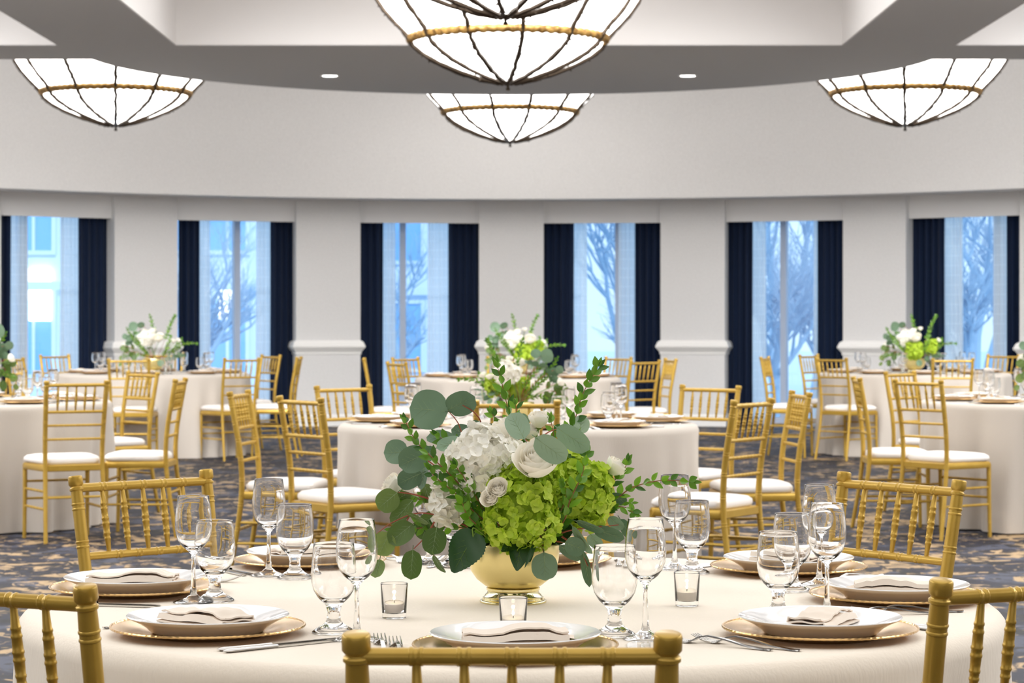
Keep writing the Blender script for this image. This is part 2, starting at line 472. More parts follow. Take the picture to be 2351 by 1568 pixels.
# windows, headers, drapes and sheers
# picture columns per window: left navy drape, left sheer, mullion, right sheer, right navy drape
WIN = [
    (None, (-30, 28), (28, 60), 57, (143, 184), (180, 242)),
    (None, (414, 458), (456, 478), 545, (592, 624), (621, 674)),
    (None, (830, 880), (878, 904), 925, (986, 1031), (1029, 1096)),
    (None, (1250, 1318), (1316, 1344), 1419, (1424, 1462), (1458, 1517)),
    (None, (1672, 1729), (1727, 1754), 1798, (1872, 1882), (1875, 1930)),
    (None, (2096, 2168), (2163, 2206), 2291, (2284, 2314), (2309, 2342)),
]
wname = ['first', 'second', 'third', 'fourth', 'fifth', 'sixth']
def drape(name, px0, px1, r, amp, pleat, z0, z1, m, flare=0.0, belly=0.0):
    t0, t1 = ang(px0, r), ang(px1, r)
    c = ring((t0 + t1) / 2, r); wd = (t1 - t0) * r
    nf = max(3, round(wd / pleat)); ph = R.random() * 6
    ks = [R.uniform(0.6, 1.2) for _ in range(nf + 2)]
    def fn(u, v):
        z = z0 + (z1 - z0) * v
        k = u * nf
        a = amp * ks[int(min(k, nf))] * (0.75 + 0.25 * (1 - v))
        y = a * math.sin(2 * PI * k + ph) + 0.25 * a * math.sin(4.3 * PI * k + 2.1 * ph + 2 * v)
        x = (u - 0.5) * wd * (1 + flare * (1 - v) ** 2 - belly * math.sin(PI * v) * 0.5)
        return Vector((x, y, z))
    mb = MB().grid(fn, nf * 10 + 1, 12)
    o = mb.build(name, m, None, True, None)
    o.location = c; o.rotation_euler = (0, 0, -(t0 + t1) / 2)
    return o
wn = 0
for i, (q, dl, sl_, mu, sr, dr) in enumerate(WIN):
    wn += 1
    a, b = TH[i + 1], TH[i + 2]
    half = PW / RP
    t0, t1 = a + half * 0.96, b - half * 0.96
    tm = (t0 + t1) / 2
    # header box above the window
    mb = MB(); arc_band(mb, t0, t1, 8.10, 8.16, 2.405, 2.69, 8)
    h = mb.build('trim_%d' % (wn + 1), M['header']); struct(h)
    # window: frame, mullion, glass
    w = struct(bpy.data.objects.new('window_%d' % wn, None)); scene.collection.objects.link(w)
    w.location = ring(tm, RW); w.rotation_euler = (0, 0, -tm)
    hw = (t1 - t0) * RW / 2
    xm = (ang(mu, RW) - tm) * RW
    fb = MB()
    fb.box((-hw, 0, 0.0), (-hw + 0.07, 0.10, 2.68)); fb.box((hw - 0.07, 0, 0.0), (hw, 0.10, 2.68))
    fb.box((-hw + 0.07, 0, 0.0), (hw - 0.07, 0.10, 0.10)); fb.box((-hw + 0.07, 0, 2.60), (hw - 0.07, 0.10, 2.68))
    fb.build('window_frame', M['frame'], w, smooth=False)
    MB().box((xm - 0.035, -0.005, 0.1), (xm + 0.035, 0.095, 2.6)).build('mullion', M['frame'], w, smooth=False)
    MB().box((-hw + 0.07, 0.045, 0.1), (hw - 0.07, 0.055, 2.6)).build('glass_pane', M['pane'], w, smooth=False)
    for side, (p0, p1) in (('left', dl), ('right', dr)):
        o = drape('drape', p0 - 5 * (side == 'left'), p1 + 5 * (side == 'right'), 8.24, 0.036, 0.085, 0.012, 2.62, M['navy'], belly=0.04)
        tag(o, 'floor-length navy drape on the %s side of the %s window from left' % (side, wname[i]), 'curtain', 'navy window drapes')
    for side, (p0, p1) in (('left', sl_), ('right', sr)):
        o = drape('sheer_curtain', p0 - 4, p1 + 4, 8.335, 0.012, 0.05, 0.012, 2.62, M['sheer'], flare=0.12)
        tag(o, 'white checked sheer curtain inside the %s drape of the %s window from left' % (side, wname[i]), 'sheer curtain', 'white sheer curtains')

# ---------------------------------------------------------------- outside
struct(MB().add([(-60, 29.0, -0.4), (60, 29.0, -0.4), (60, 120, -0.4), (-60, 120, -0.4)], [(0, 1, 2, 3)]).build('ground_outside', M['snow'], smooth=False))
def building(label, x0, x1, y, h, floors, bays, lit=()):  # lit lists the added glare panels
    e = thing('office_building', label, 'building', ((x0 + x1) / 2, y, -0.4))
    w = x1 - x0
    MB().box((-w / 2, 0, 0), (w / 2, 9, h)).build('facade', M['facade'], e, smooth=False)
    mb = MB().box((-w / 2 - 0.4, -0.4, h), (w / 2 + 0.4, 9.4, h + 0.45)); mb.build('cornice', M['roofing'], e, smooth=False)
    fh = h / floors
    for f in range(floors):
        MB().box((-w / 2, -0.12, f * fh + fh * 0.93), (w / 2, 0, f * fh + fh)).build('string_course', M['facade'], e, smooth=False)
        for b in range(bays):
            cx = -w / 2 + (b + 0.5) * w / bays
            ww = w / bays * 0.28
            fr = MB()
            z0, z1 = f * fh + fh * 0.25, f * fh + fh * 0.85
            fr.box((cx - ww - .08, -0.06, z0 - .08), (cx + ww + .08, -0.0, z0)); fr.box((cx - ww - .08, -0.06, z1), (cx + ww + .08, 0, z1 + .08))
            fr.box((cx - ww - .08, -0.06, z0), (cx - ww, 0, z1)); fr.box((cx + ww, -0.06, z0), (cx + ww + .08, 0, z1)); fr.box((cx - .03, -0.05, z0), (cx + .03, 0, z1))
            fo = fr.build('window', M['facade'], e, smooth=False)
            MB().box((cx - ww, -0.02, z0), (cx + ww, 0.0, z1)).build('pane', M['facade_glass'], fo, smooth=False)
    for (lx, lz, lw, lh) in lit:
        MB().box((lx - (x0 + x1) / 2 - lw / 2, -0.10, lz + 0.4), (lx - (x0 + x1) / 2 + lw / 2, -0.03, lz + 0.4 + lh)).build('glare_panel', M['glare_panel'], e, smooth=False)
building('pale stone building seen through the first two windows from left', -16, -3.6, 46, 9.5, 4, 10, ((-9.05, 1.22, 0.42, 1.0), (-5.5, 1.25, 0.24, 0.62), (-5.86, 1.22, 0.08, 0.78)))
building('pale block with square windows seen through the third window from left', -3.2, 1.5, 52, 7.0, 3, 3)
def tree(label, x, y, h, seed):
    rr = random.Random(seed)
    e = thing('bare_tree', label, 'tree', (x, y, -0.4))
    mb = MB(); tw = MB()
    def grow(p, d, ln, r, lev):
        n = 4; pts = [p]; rad = [r]
        for k in range(n):
            d = (d + Vector((rr.uniform(-.18, .18), rr.uniform(-.18, .18), rr.uniform(-.05, .12)))).normalized()
            pts.append(pts[-1] + d * ln / n); rad.append(r * (1 - 0.45 * (k + 1) / n))
        (mb if lev == 0 else tw).tube(pts, rad, 6 if lev < 2 else 4, False)
        if lev < 4:
            for k in range((8, 6, 5, 3)[lev]):
                i = rr.randint(2, n)
                nd = (d + Vector((rr.uniform(-1, 1), rr.uniform(-1, 1), rr.uniform(-.3, .7)))).normalized()
                grow(pts[i], nd, ln * rr.uniform(.55, .8), rad[i] * .7, lev + 1)
    grow(Vector((0, 0, 0)), Vector((0, 0, 1)), h * .4, 0.10, 0)
    mb.build('trunk', M['bark'], e); tw.build('branches', M['bark'], e)
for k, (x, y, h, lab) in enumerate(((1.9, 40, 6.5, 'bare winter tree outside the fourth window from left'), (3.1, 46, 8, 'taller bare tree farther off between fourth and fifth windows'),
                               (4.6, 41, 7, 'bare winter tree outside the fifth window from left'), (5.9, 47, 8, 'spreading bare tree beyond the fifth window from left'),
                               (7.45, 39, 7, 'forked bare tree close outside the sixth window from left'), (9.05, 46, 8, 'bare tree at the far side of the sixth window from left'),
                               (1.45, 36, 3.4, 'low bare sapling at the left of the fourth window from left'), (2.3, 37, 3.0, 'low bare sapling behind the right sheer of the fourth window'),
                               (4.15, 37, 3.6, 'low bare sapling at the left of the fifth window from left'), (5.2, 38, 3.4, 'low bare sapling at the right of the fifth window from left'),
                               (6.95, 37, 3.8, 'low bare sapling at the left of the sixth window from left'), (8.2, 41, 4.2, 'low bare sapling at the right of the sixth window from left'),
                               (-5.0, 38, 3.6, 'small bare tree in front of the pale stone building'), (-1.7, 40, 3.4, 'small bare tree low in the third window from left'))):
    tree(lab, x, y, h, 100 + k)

# ---------------------------------------------------------------- pendant lamps
def make_lamp(label, loc, rz, top):
    e = thing('bowl_pendant_lamp', label, 'pendant lamp', loc, rz, None)   # origin at the underside of the bowl
    low = [(0.0, 0.0), (0.06, 0.004), (0.20, 0.035), (0.36, 0.085), (0.52, 0.150), (0.64, 0.215), (0.715, 0.275), (0.74, 0.32)]
    up = [(0.74, 0.335), (0.80, 0.39), (0.87, 0.46), (0.94, 0.54), (1.00, 0.63), (1.05, 0.73), (1.08, 0.82), (1.06, 0.82), (0.98, 0.63), (0.85, 0.46), (0.73, 0.34)]
    MB().lathe(low, 64).build('lower_bowl', M['lamp_glass'], e)
    MB().lathe(up, 64).build('upper_bowl', M['lamp_glass'], e)
    # twisted rope ring
    seg, ms = 320, 10
    vs, fs = [], []
    for i in range(seg):
        a = 2 * PI * i / seg
        for k in range(ms):
            b = 2 * PI * k / ms
            rr = 0.031 + 0.005 * math.sin(a * 64 + b)
            r = 0.747 + rr * math.cos(b)
            vs.append((r * math.cos(a), r * math.sin(a), 0.328 + rr * 1.05 * math.sin(b)))
    for i in range(seg):
        for k in range(ms):
            i2, k2 = (i + 1) % seg, (k + 1) % ms
            fs.append((i * ms + k, i2 * ms + k, i2 * ms + k2, i * ms + k2))
    MB().add(vs, fs).build('rope_ring', M['rope'], e)
    prof = [(r + 0.012, z - 0.008) for r, z in low[1:-1]] + [(0.76, 0.32)] + [(r + 0.012, z) for r, z in up[1:7]]
    for k in range(12):
        a = 2 * PI * (k + 0.27) / 12
        ca, sa = math.cos(a), math.sin(a)
        mb = MB()
        fine = []
        for i in range(len(prof) - 1):
            for q in range(3):
                t = q / 3
                fine.append((prof[i][0] * (1 - t) + prof[i + 1][0] * t, prof[i][1] * (1 - t) + prof[i + 1][1] * t))
        fine.append(prof[-1])
        pts = [Vector((r * ca - sa * R.uniform(-.006, .006), r * sa + ca * R.uniform(-.006, .006), z)) for r, z in fine]
        mb.tube(pts, [0.0175 + R.uniform(-.003, .004) for _ in pts], 6)
        for j in range(1, len(pts) - 1):            # thorny buds on the twig-like rib
            if R.random() < 0.6:
                d = Vector((R.uniform(-1, 1), R.uniform(-1, 1), R.uniform(-1, .2))).normalized()
                mb.tube([pts[j], pts[j] + d * 0.032], [0.012, 0.003], 5)
        mb.build('rib', M['bronze'], e)
    MB().lathe([(0.0, -0.062), (0.014, -0.06), (0.018, -0.048), (0.010, -0.038), (0.012, -0.02), (0.03, -0.012), (0.055, -0.004), (0.06, 0.008), (0.0, 0.01)], 16).build('finial', M['bronze'], e)
    h = (top - loc[2]) / .955
    e.scale = (.955, .955, .955)
    MB().lathe([(0.012, 0.0), (0.012, h - 0.06), (0.07, h - 0.05), (0.075, h - 0.002), (0.0, h - 0.002)], 14).build('rod', M['bronze'], e)
    return e
make_lamp('large glowing bowl pendant at top centre, whole lower bowl in view', (-0.03, 17.5, 2.995), 0.0, ZT)
make_lamp('bowl pendant nearest the top edge, only its underside showing', (-0.04, 14.7, 3.13), 0.25, ZT)
make_lamp('smallest glowing bowl pendant, far centre before the curved wall', (-0.02, 25.6, 3.16), 0.13, 5.2)
make_lamp('glowing bowl pendant at upper left, half hidden by the soffit', (-3.87, 23.4, 3.16), 0.02, 5.2)
make_lamp('glowing bowl pendant at upper right, half hidden by the soffit', (3.84, 23.4, 3.16), 0.21, 5.2)
for px, side in ((757, 'left'), (1579, 'right')):
    Yd = 22.2
    e = thing('recessed_downlight', 'small bright recessed downlight in the soffit, %s of the pair' % side, 'downlight', ((px - CX) * Yd / F, Yd, SOFFIT_Z))
    MB().lathe([(0.066, 0.0), (0.085, -0.006), (0.088, -0.001), (0.066, -0.0005)], 32).build('trim_ring', M['white_trim'], e)
    MB().lathe([(0.0, -0.003), (0.068, -0.003), (0.068, -0.0005), (0.0, -0.0005)], 32).build('lens', M['downlight'], e)

# where the round tables stand: centre, radius, cloth, name, label
TABLES = {
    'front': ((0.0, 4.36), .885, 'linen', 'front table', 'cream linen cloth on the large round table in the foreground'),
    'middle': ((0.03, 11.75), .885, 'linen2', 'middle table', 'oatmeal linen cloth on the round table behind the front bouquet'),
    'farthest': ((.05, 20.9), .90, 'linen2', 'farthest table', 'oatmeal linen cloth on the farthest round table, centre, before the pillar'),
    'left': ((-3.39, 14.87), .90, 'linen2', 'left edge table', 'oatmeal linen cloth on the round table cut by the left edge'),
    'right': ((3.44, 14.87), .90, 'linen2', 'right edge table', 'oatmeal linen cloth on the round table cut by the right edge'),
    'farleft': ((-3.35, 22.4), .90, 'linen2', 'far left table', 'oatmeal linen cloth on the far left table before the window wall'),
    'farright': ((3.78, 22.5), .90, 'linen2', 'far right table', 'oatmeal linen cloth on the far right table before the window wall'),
}

# ---------------------------------------------------------------- chairs
NODE = [(-.0084, 0), (-.0076, .8), (-.0060, 1), (-.0038, .8), (-.0028, -.1), (.0028, -.1), (.0038, .8), (.0060, 1), (.0076, .8), (.0084, 0)]
def turned(path, rbase, nodes, h=0.002, seg=10, extra=None, lead=0.0):
    """a turned bamboo-like rod along path; nodes are arc lengths of double rings; rbase(t) is the radius at fraction t; extra appends (s, r)"""
    path = [Vector(p) for p in path]
    cum = [0.0]
    for a, b in zip(path, path[1:]): cum.append(cum[-1] + (b - a).length)
    L = cum[-1]
    rf = rbase if callable(rbase) else (lambda t: rbase)
    ss = [(0.0, rf(0)), (L, rf(1))] + [(c, rf(c / L)) for c in cum[1:-1]]
    for nn in nodes:
        for d, k in NODE:
            s = nn + d
            if 0 < s < L: ss.append((s, rf(s / L) + k * h))
    if not nodes:
        ss += [(L * k / 6, rf(k / 6)) for k in range(1, 6)]
    if extra:
        smin = min(s for s, _ in extra)
        ss = [q for q in ss if q[0] < smin - 1e-4] + extra
    ss.sort()
    pts, rad = [], []
    for s, r in ss:
        if s >= L:
            p = path[-1] + (path[-1] - path[-2]).normalized() * (s - L)
        else:
            for i in range(len(cum) - 1):
                if s <= cum[i + 1]: break
            t = (s - cum[i]) / (cum[i + 1] - cum[i])
            p = path[i].lerp(path[i + 1], t)
        pts.append(p); rad.append(r)
    return MB().tube(pts, rad, seg)
BT = -0.245     # local y of the back's top
def catmull(pts, n=5):
    pts = [Vector(p) for p in pts]
    out = []
    P = [pts[0] * 2 - pts[1]] + pts + [pts[-1] * 2 - pts[-2]]
    for i in range(1, len(P) - 2):
        for k in range(n):
            t = k / n
            a, b, c, d = P[i - 1], P[i], P[i + 1], P[i + 2]
            out.append(0.5 * ((2 * b) + (c - a) * t + (2 * a - 5 * b + 4 * c - d) * t * t + (3 * b - a - 3 * c + d) * t ** 3))
    out.append(pts[-1])
    return out
def back_at(z):      # (half width, y) of the rear posts at height z
    pts = [(0, .183, -.250), (.25, .172, -.208), (.45, .167, -.186), (.62, .169, -.194), (.78, .173, -.220), (.92, .176, BT)]
    for (a, b) in zip(pts, pts[1:]):
        if z <= b[0]:
            t = (z - a[0]) / (b[0] - a[0]); return a[1] + (b[1] - a[1]) * t, a[2] + (b[2] - a[2]) * t
    return pts[-1][1:]
def rounded_trap(fw, rw, yf, yr, rad, n=6):
    """outline of the seat, counter-clockwise, front wider than rear"""
    cs = [(-rw, yr, PI), (rw, yr, 1.5 * PI), (fw, yf, 0.0), (-fw, yf, 0.5 * PI)]
    out = []
    for x, y, a0 in cs:
        cx = x - math.copysign(rad, x); cy = y - math.copysign(rad, y - (yf + yr) / 2)
        for k in range(n + 1):
            a = a0 + 0.5 * PI * k / n
            out.append((cx + rad * math.cos(a), cy + rad * math.sin(a)))
    return out
def make_chair(label, loc, rz):
    e = thing('chiavari_chair', label, 'chair', loc, rz)
    for s in (-1, 1):
        path = catmull([(s * back_at(z)[0], back_at(z)[1], z) for z in (0, .25, .45, .62, .78, .89)], 4)
        L = sum((b - a).length for a, b in zip(path, path[1:]))
        cap = [(L - .004, .0132), (L - .002, .0158), (L + .002, .0158), (L + .004, .0132), (L + .006, .0128), (L + .0085, .0148), (L + .011, .0166), (L + .0265, .0167), (L + .0290, .0158), (L + .0302, .0140), (L + .0306, .0002)]
        turned(path, lambda t: .0118 + .0022 * min(1, t * 1.6), [.14, .26, .38, .50, .60, .69, .775, .86], .0013, 14, cap).build('rear_leg', M['gold'], e)
        turned([(s * .186, .156, .43), (s * .186, .158, .25), (s * .188, .164, 0)], lambda t: .0140 - .003 * t, [.06, .15, .25, .34], .0012, 12).build('front_leg', M['gold'], e)
    def rail(z, r, nodes, h=.0010):
        w, y = back_at(z)
        return turned([(-w, y, z), (0, y - .003, z), (w, y, z)], r, [w + x for x in nodes], h, 10)
    SX = [-.108, -.054, 0, .054, .108]
    rail(.893, .0102, SX).build('top_rail', M['gold'], e)
    rail(.741, .0090, [-.081, -.027, .027, .081]).build('back_rail', M['gold'], e)
    rail(.664, .0072, [-.11, -.077, -.044, -.011, .022, .055, .088, .12], .0014).build('back_rail', M['gold'], e)
    rail(.585, .0072, [-.11, -.077, -.044, -.011, .022, .055, .088, .12], .0014).build('back_rail', M['gold'], e)
    for x in SX:
        y0, y1 = back_at(.741)[1] - .002, back_at(.893)[1] - .002
        turned([(x * .97, y0, .745), (x, y1, .890)], lambda t: .0046 + .0032 * min(1, 2.6 * min(t, 1 - t) + .001) ** .9, [.038, .072, .106], .0009, 12).build('spindle', M['gold'], e)
    # seat frame and cushion
    def ringstack(rows, nm, m, dome=False):
        vs, fs = [], []
        for (fw, rw, yf, yr, rad, z) in rows:
            vs += [(x, y, z) for x, y in rounded_trap(fw, rw, yf, yr, rad)]
        k = len(vs) // len(rows)
        for i in range(len(rows) - 1):
            for j in range(k):
                j2 = (j + 1) % k
                fs.append((i * k + j, i * k + j2, (i + 1) * k + j2, (i + 1) * k + j))
        fs += [tuple(range(k - 1, -1, -1)), tuple((len(rows) - 1) * k + j for j in range(k))]
        return MB().add(vs, fs).build(nm, m, e)
    ringstack([(.196, .172, .168, -.19, .03, .402), (.200, .175, .172, -.195, .03, .406), (.200, .175, .172, -.195, .03, .436), (.197, .172, .169, -.19, .03, .440)], 'seat_frame', M['gold'])
    ringstack([(.185, .160, .157, -.165, .05, .4405), (.198, .168, .170, -.172, .05, .447), (.203, .172, .175, -.174, .05, .458), (.200, .170, .172, -.172, .05, .472), (.188, .160, .158, -.162, .06, .484), (.16, .135, .13, -.13, .06, .490), (.09, .07, .06, -.06, .05, .494)], 'seat_cushion', M['cushion'])
    # stretchers
    def rod(a, b, r=.0072):
        a, b = Vector(a), Vector(b); L = (b - a).length
        return turned([a, b], r, [L * q for q in (.2, .35, .5, .65, .8)], .0014, 8).build('stretcher', M['gold'], e)
    for s in (-1, 1):
        for z in (.29, .19):
            w, y = back_at(z); rod((s * .187, .158, z), (s * w, y, z))
    for z in (.33, .23):
        rod((-.187, .159, z), (.187, .159, z))
    w, y = back_at(.255); rod((-w, y, .255), (w, y, .255))
    return e
chair0 = None
def chair(T, f, label, tries=9):
    """T: plan position of the back's top; f: direction the chair faces"""
    global chair0
    f = Vector((f[0], f[1])).normalized()
    loc = Vector((T[0] - BT * f.x, T[1] - BT * f.y, 0))
    rz = math.atan2(-f.x, f.y)
    rr = Vector((f.y, -f.x))
    clear = True
    for (c, rt, *_r) in TABLES.values():          # the seat stops short of the cloth
        for _k in range(tries):
            clear = True
            for lx, ly, gap in ((0, .178, .03), (.18, .165, .05), (-.18, .165, .05), (.10, .176, .035), (-.10, .176, .035)):
                px, py = loc.x + rr.x * lx + f.x * ly - c[0], loc.y + rr.y * lx + f.y * ly - c[1]
                if math.hypot(px, py) < rt + gap: clear = False
            if clear: break
            loc -= Vector((f.x, f.y, 0)) * .01
        if not clear: print('NOT CLEAR', label, round(min(math.hypot(loc.x + f.x * .178 - q[0][0], loc.y + f.y * .178 - q[0][1]) - q[1] for q in TABLES.values()), 3))
    if chair0 is None:
        chair0 = make_chair(label, loc, rz)
        return chair0
    return dup(chair0, label, loc, rz)
G = 'gold chiavari chair '
chair((0.0, 2.70), (0, 1), G + 'in the centre foreground, its back to the camera', 0)
chair((-.725, 3.264), (.45, .893), G + 'at the lower left, cut off by the picture edge', 0)
chair((.743, 3.33), (-.427, .904), G + 'at the lower right, cut off by the picture edge', 0)
chair((-.85, 5.50), (.66, -.75), G + 'behind the left plates of the front table', 0)
chair((.874, 5.39), (-.795, -.605), G + 'behind the right plates of the front table', 0)
chair((.058, 5.79), (0, -1), G + 'hidden behind the big front bouquet')
# middle table
chair((0.02, 10.36), (0, 1), G + 'behind the front bouquet, rail under the middle bouquet')
chair((-.957, 10.8), (.8, .6), G + 'left of the front bouquet, white seat turned to middle table', 0)
chair((1.057, 10.5), (-.84, .55), G + 'right of the front bouquet, back turned to camera, at middle table', 0)
chair((-1.286, 11.7), (.99, -.14), G + 'seen edge-on at the left side of the middle table')
chair((1.38, 11.6), (-.99, -.12), G + 'seen edge-on at the right side of the middle table')
chair((-.833, 12.6), (.67, -.74), G + 'beyond the left plates of the middle table, facing camera')
chair((1.0, 12.6), (-.61, -.79), G + 'beyond the right plates of the middle table, facing camera')
# table at the left edge
chair((-2.47, 13.6), (-.46, .89), G + 'with whole frame visible, at the left edge table, near side')
chair((-1.95, 14.1), (-1, .03), G + 'seen edge-on at the right of the left edge table')
chair((-2.51, 15.8), (-.75, -.66), G + 'on the far right side of the left edge table')
chair((-3.48, 16.25), (0, -1), G + 'behind the flowers of the left edge table')
# table at the right edge
chair((2.346, 13.85), (.79, .62), G + 'with whole frame visible, at the right edge table, near side')
chair((2.07, 14.4), (1, -.03), G + 'seen edge-on at the left of the right edge table')
chair((2.65, 15.9), (.75, -.66), G + 'directly behind the near chair of the right edge table')
# far left table
chair((-3.36, 21.0), (0, 1), G + 'with its back to camera before the far left table')
chair((-2.47, 21.5), (-.6, .8), G + 'at the near right of the far left table, seat showing')
chair((-2.41, 23.2), (-.81, -.58), G + 'against the second window, far right of the far left table')
chair((-1.95, 21.95), (-1, .02), G + 'seen edge-on before the clear pillar, right of far left table')
chair((-4.45, 23.3), (.77, -.63), G + 'dark against the first window, the right one of two')
chair((-4.44, 21.75), (.78, .62), G + 'dark against the first window, the left one of two')
chair((-3.45, 23.8), (0, -1), G + 'hidden behind the flowers of the far left table')
# farthest centre table
chair((-1.28, 21.2), (1, .05), G + 'edge-on before the navy drape left of the farthest table')
chair((-.94, 19.5), (.88, .47), G + 'dark against the third window, the nearer of two')
chair((-.90, 21.7), (.78, -.62), G + 'dark against the third window, the farther of two')
chair((.98, 22.0), (-.78, -.62), G + 'against the fourth window, right rear of the farthest table')
chair((1.06, 20.2), (-.7, .72), G + 'before the navy drape, right front of the farthest table')
chair((1.40, 21.1), (-.97, -.2), G + 'pale and narrow before the pillar right of the farthest table')
chair((-.05, 22.3), (0, -1), G + 'hidden behind the bouquet of the farthest table')
# far right table
chair((2.89, 21.5), (.75, .66), G + 'near left of the far right table, white seat showing')
chair((2.975, 23.4), (.8, -.6), G + 'against the fifth window drape, far left of far right table')
chair((2.33, 22.1), (.95, -.3), G + 'standing alone before the glass of the fifth window')
chair((3.89, 21.15), (0, 1), G + 'with its back to camera before the far right table')
chair((4.73, 23.3), (-.7, -.7), G + 'at the far side of the far right table, beside flowers')

# ---------------------------------------------------------------- tablecloths
def cloth(label, c, rt, m, seed):
    rr = random.Random(seed)
    nf = 15
    ph = [rr.uniform(0, 2 * PI) for _ in range(6)]
    seg = 240
    rows = [(r, .76, 0.0) for r in (0.0, .3, .6, rt - .06, rt - .035)]
    for k in range(1, 7):
        a = .5 * PI * k / 6
        rows.append((rt - .035 + .035 * math.sin(a), .76 - .035 * (1 - math.cos(a)), 0.0))
    for k in range(1, 22):
        t = k / 21
        rows.append((rt + .045 * t, .725 - .717 * t, t))
    vs, fs = [], []
    for r, z, t in rows:
        for i in range(seg):
            a = 2 * PI * i / seg
            w = math.sin(nf * a + ph[0] + 1.2 * math.sin(2 * a + ph[1]) + .8 * math.sin(3 * a + ph[2]))
            w = math.copysign(abs(w) ** .8, w) * (.65 + .35 * math.sin(5 * a + ph[5])) + .4 * math.sin(8 * a + ph[3]) + .35 * math.sin(31 * a + ph[4] + t)
            amp = .052 * t ** .85
            rr_ = r + amp * (w - .9)
            vs.append((rr_ * math.cos(a), rr_ * math.sin(a), z))
    for i in range(len(rows) - 1):
        for k in range(seg):
            k2 = (k + 1) % seg
            fs.append((i * seg + k, (i + 1) * seg + k, (i + 1) * seg + k2, i * seg + k2))
    o = MB().add(vs, fs).build('tablecloth', m, None, True, None)
    o.location = (c[0], c[1], 0); o.rotation_euler = (0, 0, rr.uniform(0, 6))
    tag(o, label, 'tablecloth')
    return o
for i, (k, (c, rt, m, nm, lab)) in enumerate(TABLES.items()):
    cloth(lab, c, rt, M[m], 50 + i)

# ---------------------------------------------------------------- tableware
TZ = 0.7602
def make_charger():
    mb = MB().lathe([(0.0, .004), (.09, .004), (.10, .005), (.112, .009), (.150, .0145), (.156, .015)], 72)
    mb.lathe([(.156, .0135), (.148, .0125), (.110, .006), (.098, .0), (.09, .0), (.088, .002), (0.0, .002)], 72)
    n, ms = 320, 6       # beaded rim
    vs, fs = [], []
    for i in range(n):
        a = 2 * PI * i / n
        rr = .0024 * (0.72 + 0.28 * abs(math.sin(a * 80 / 2 * 1.0)))
        for k in range(ms):
            b = 2 * PI * k / ms
            r = .157 + rr * math.cos(b)
            vs.append((r * math.cos(a), r * math.sin(a), .0147 + rr * math.sin(b)))
    for i in range(n):
        for k in range(ms):
            i2, k2 = (i + 1) % n, (k + 1) % ms
            fs.append((i * ms + k, i2 * ms + k, i2 * ms + k2, i * ms + k2))
    mb.add(vs, fs)
    return mb.mesh('charger_plate', M['charger'])
def make_plate():
    prof = [(0.0, .011), (.078, .011), (.088, .013), (.098, .018), (.125, .0275), (.1305, .029), (.132, .0275), (.130, .025), (.118, .020), (.104, .012), (.095, .004), (.090, .0), (.082, .0), (.080, .004), (0.0, .004)]
    return MB().lathe(prof, 72).mesh('dinner_plate', M['china'])
def make_napkin(seed, kind):
    rr = random.Random(seed)
    # serpentine fold, thickened and extruded along x
    hw, th = .037, .0026
    cl = []
    nl = 4
    for l in range(nl):
        z = th / 2 + l * .0062
        xs = [(-hw + .004 * l) + (2 * hw - .006 * l) * k / 10 for k in range(11)]
        if l % 2: xs = xs[::-1]
        cl += [(y, z + .0012 * math.sin(3 * k / 10 * PI + l)) for k, y in enumerate(xs)]
    nv = len(cl)
    def off(i):
        a = Vector(cl[max(i - 1, 0)]); b = Vector(cl[min(i + 1, nv - 1)]); d = (b - a).normalized()
        return Vector((-d.y, d.x)) * th / 2
    nx = 17
    vs, fs = [], []
    L = .162
    for ix in range(nx):
        x = (ix / (nx - 1) - .5) * L
        puff = 1 + .25 * math.sin(2.2 * x / L * PI + rr.random()) if kind else 1
        sh = .010 * (x / L) * (1 if kind else -.4)
        for i, (y, z) in enumerate(cl):
            o_ = off(i)
            zz = z * puff
            vs.append((x + rr.uniform(-.0004, .0004), y + o_.x + sh, zz + o_.y)); vs.append((x, y - o_.x + sh, zz - o_.y))
    k = 2 * nv
    for ix in range(nx - 1):
        for i in range(nv - 1):
            a = ix * k + 2 * i
            fs.append((a, a + 2, a + 2 + k, a + k)); fs.append((a + 1, a + 1 + k, a + 3 + k, a + 3))
        fs.append((ix * k, ix * k + k, ix * k + k + 1, ix * k + 1)); e = ix * k + 2 * (nv - 1)
        fs.append((e, e + 1, e + 1 + k, e + k))
    for ix in (0, nx - 1):
        for i in range(nv - 1):
            a = ix * k + 2 * i
            fs.append((a, a + 1, a + 3, a + 2))
    mb = MB().add(vs, fs)
    if kind:      # a corner of the cloth folded out to the side
        def flap(u, v):
            return Vector((.03 + .065 * u, -.030 + .055 * v + .012 * u, .004 + .012 * (1 - u) + .002 * math.sin(5 * v + 2 * u)))
        mb.grid(flap, 9, 7); mb.grid(lambda u, v: flap(u, 1 - v) - Vector((0, 0, .0028)), 9, 7)
    low = min(p[2] for p in mb.v)
    mb.v = [(x, y, z - low) for x, y, z in mb.v]
    return mb.mesh('folded_napkin', M['napkin'], True, .9)
def make_wine():
    out = [(.0, .0), (.034, .0), (.0365, .0008), (.0365, .002), (.030, .0045), (.014, .009), (.0068, .016), (.0046, .030), (.0038, .055), (.0036, .078), (.0046, .088), (.010, .094),
           (.020, .102), (.0275, .112), (.0318, .124), (.0335, .138), (.0330, .152), (.0312, .170), (.0288, .188), (.0283, .1926)]
    inn = [(.0282, .1932), (.0279, .1935), (.0275, .1936), (.0271, .1933), (.0269, .1927), (.0300, .170), (.0318, .152), (.0322, .138), (.0304, .125), (.0262, .1135), (.0185, .1045), (.009, .0995), (0, .0985)]
    return MB().lathe(out + inn, 48).mesh('wine_glass', M['glass'], True, 0)
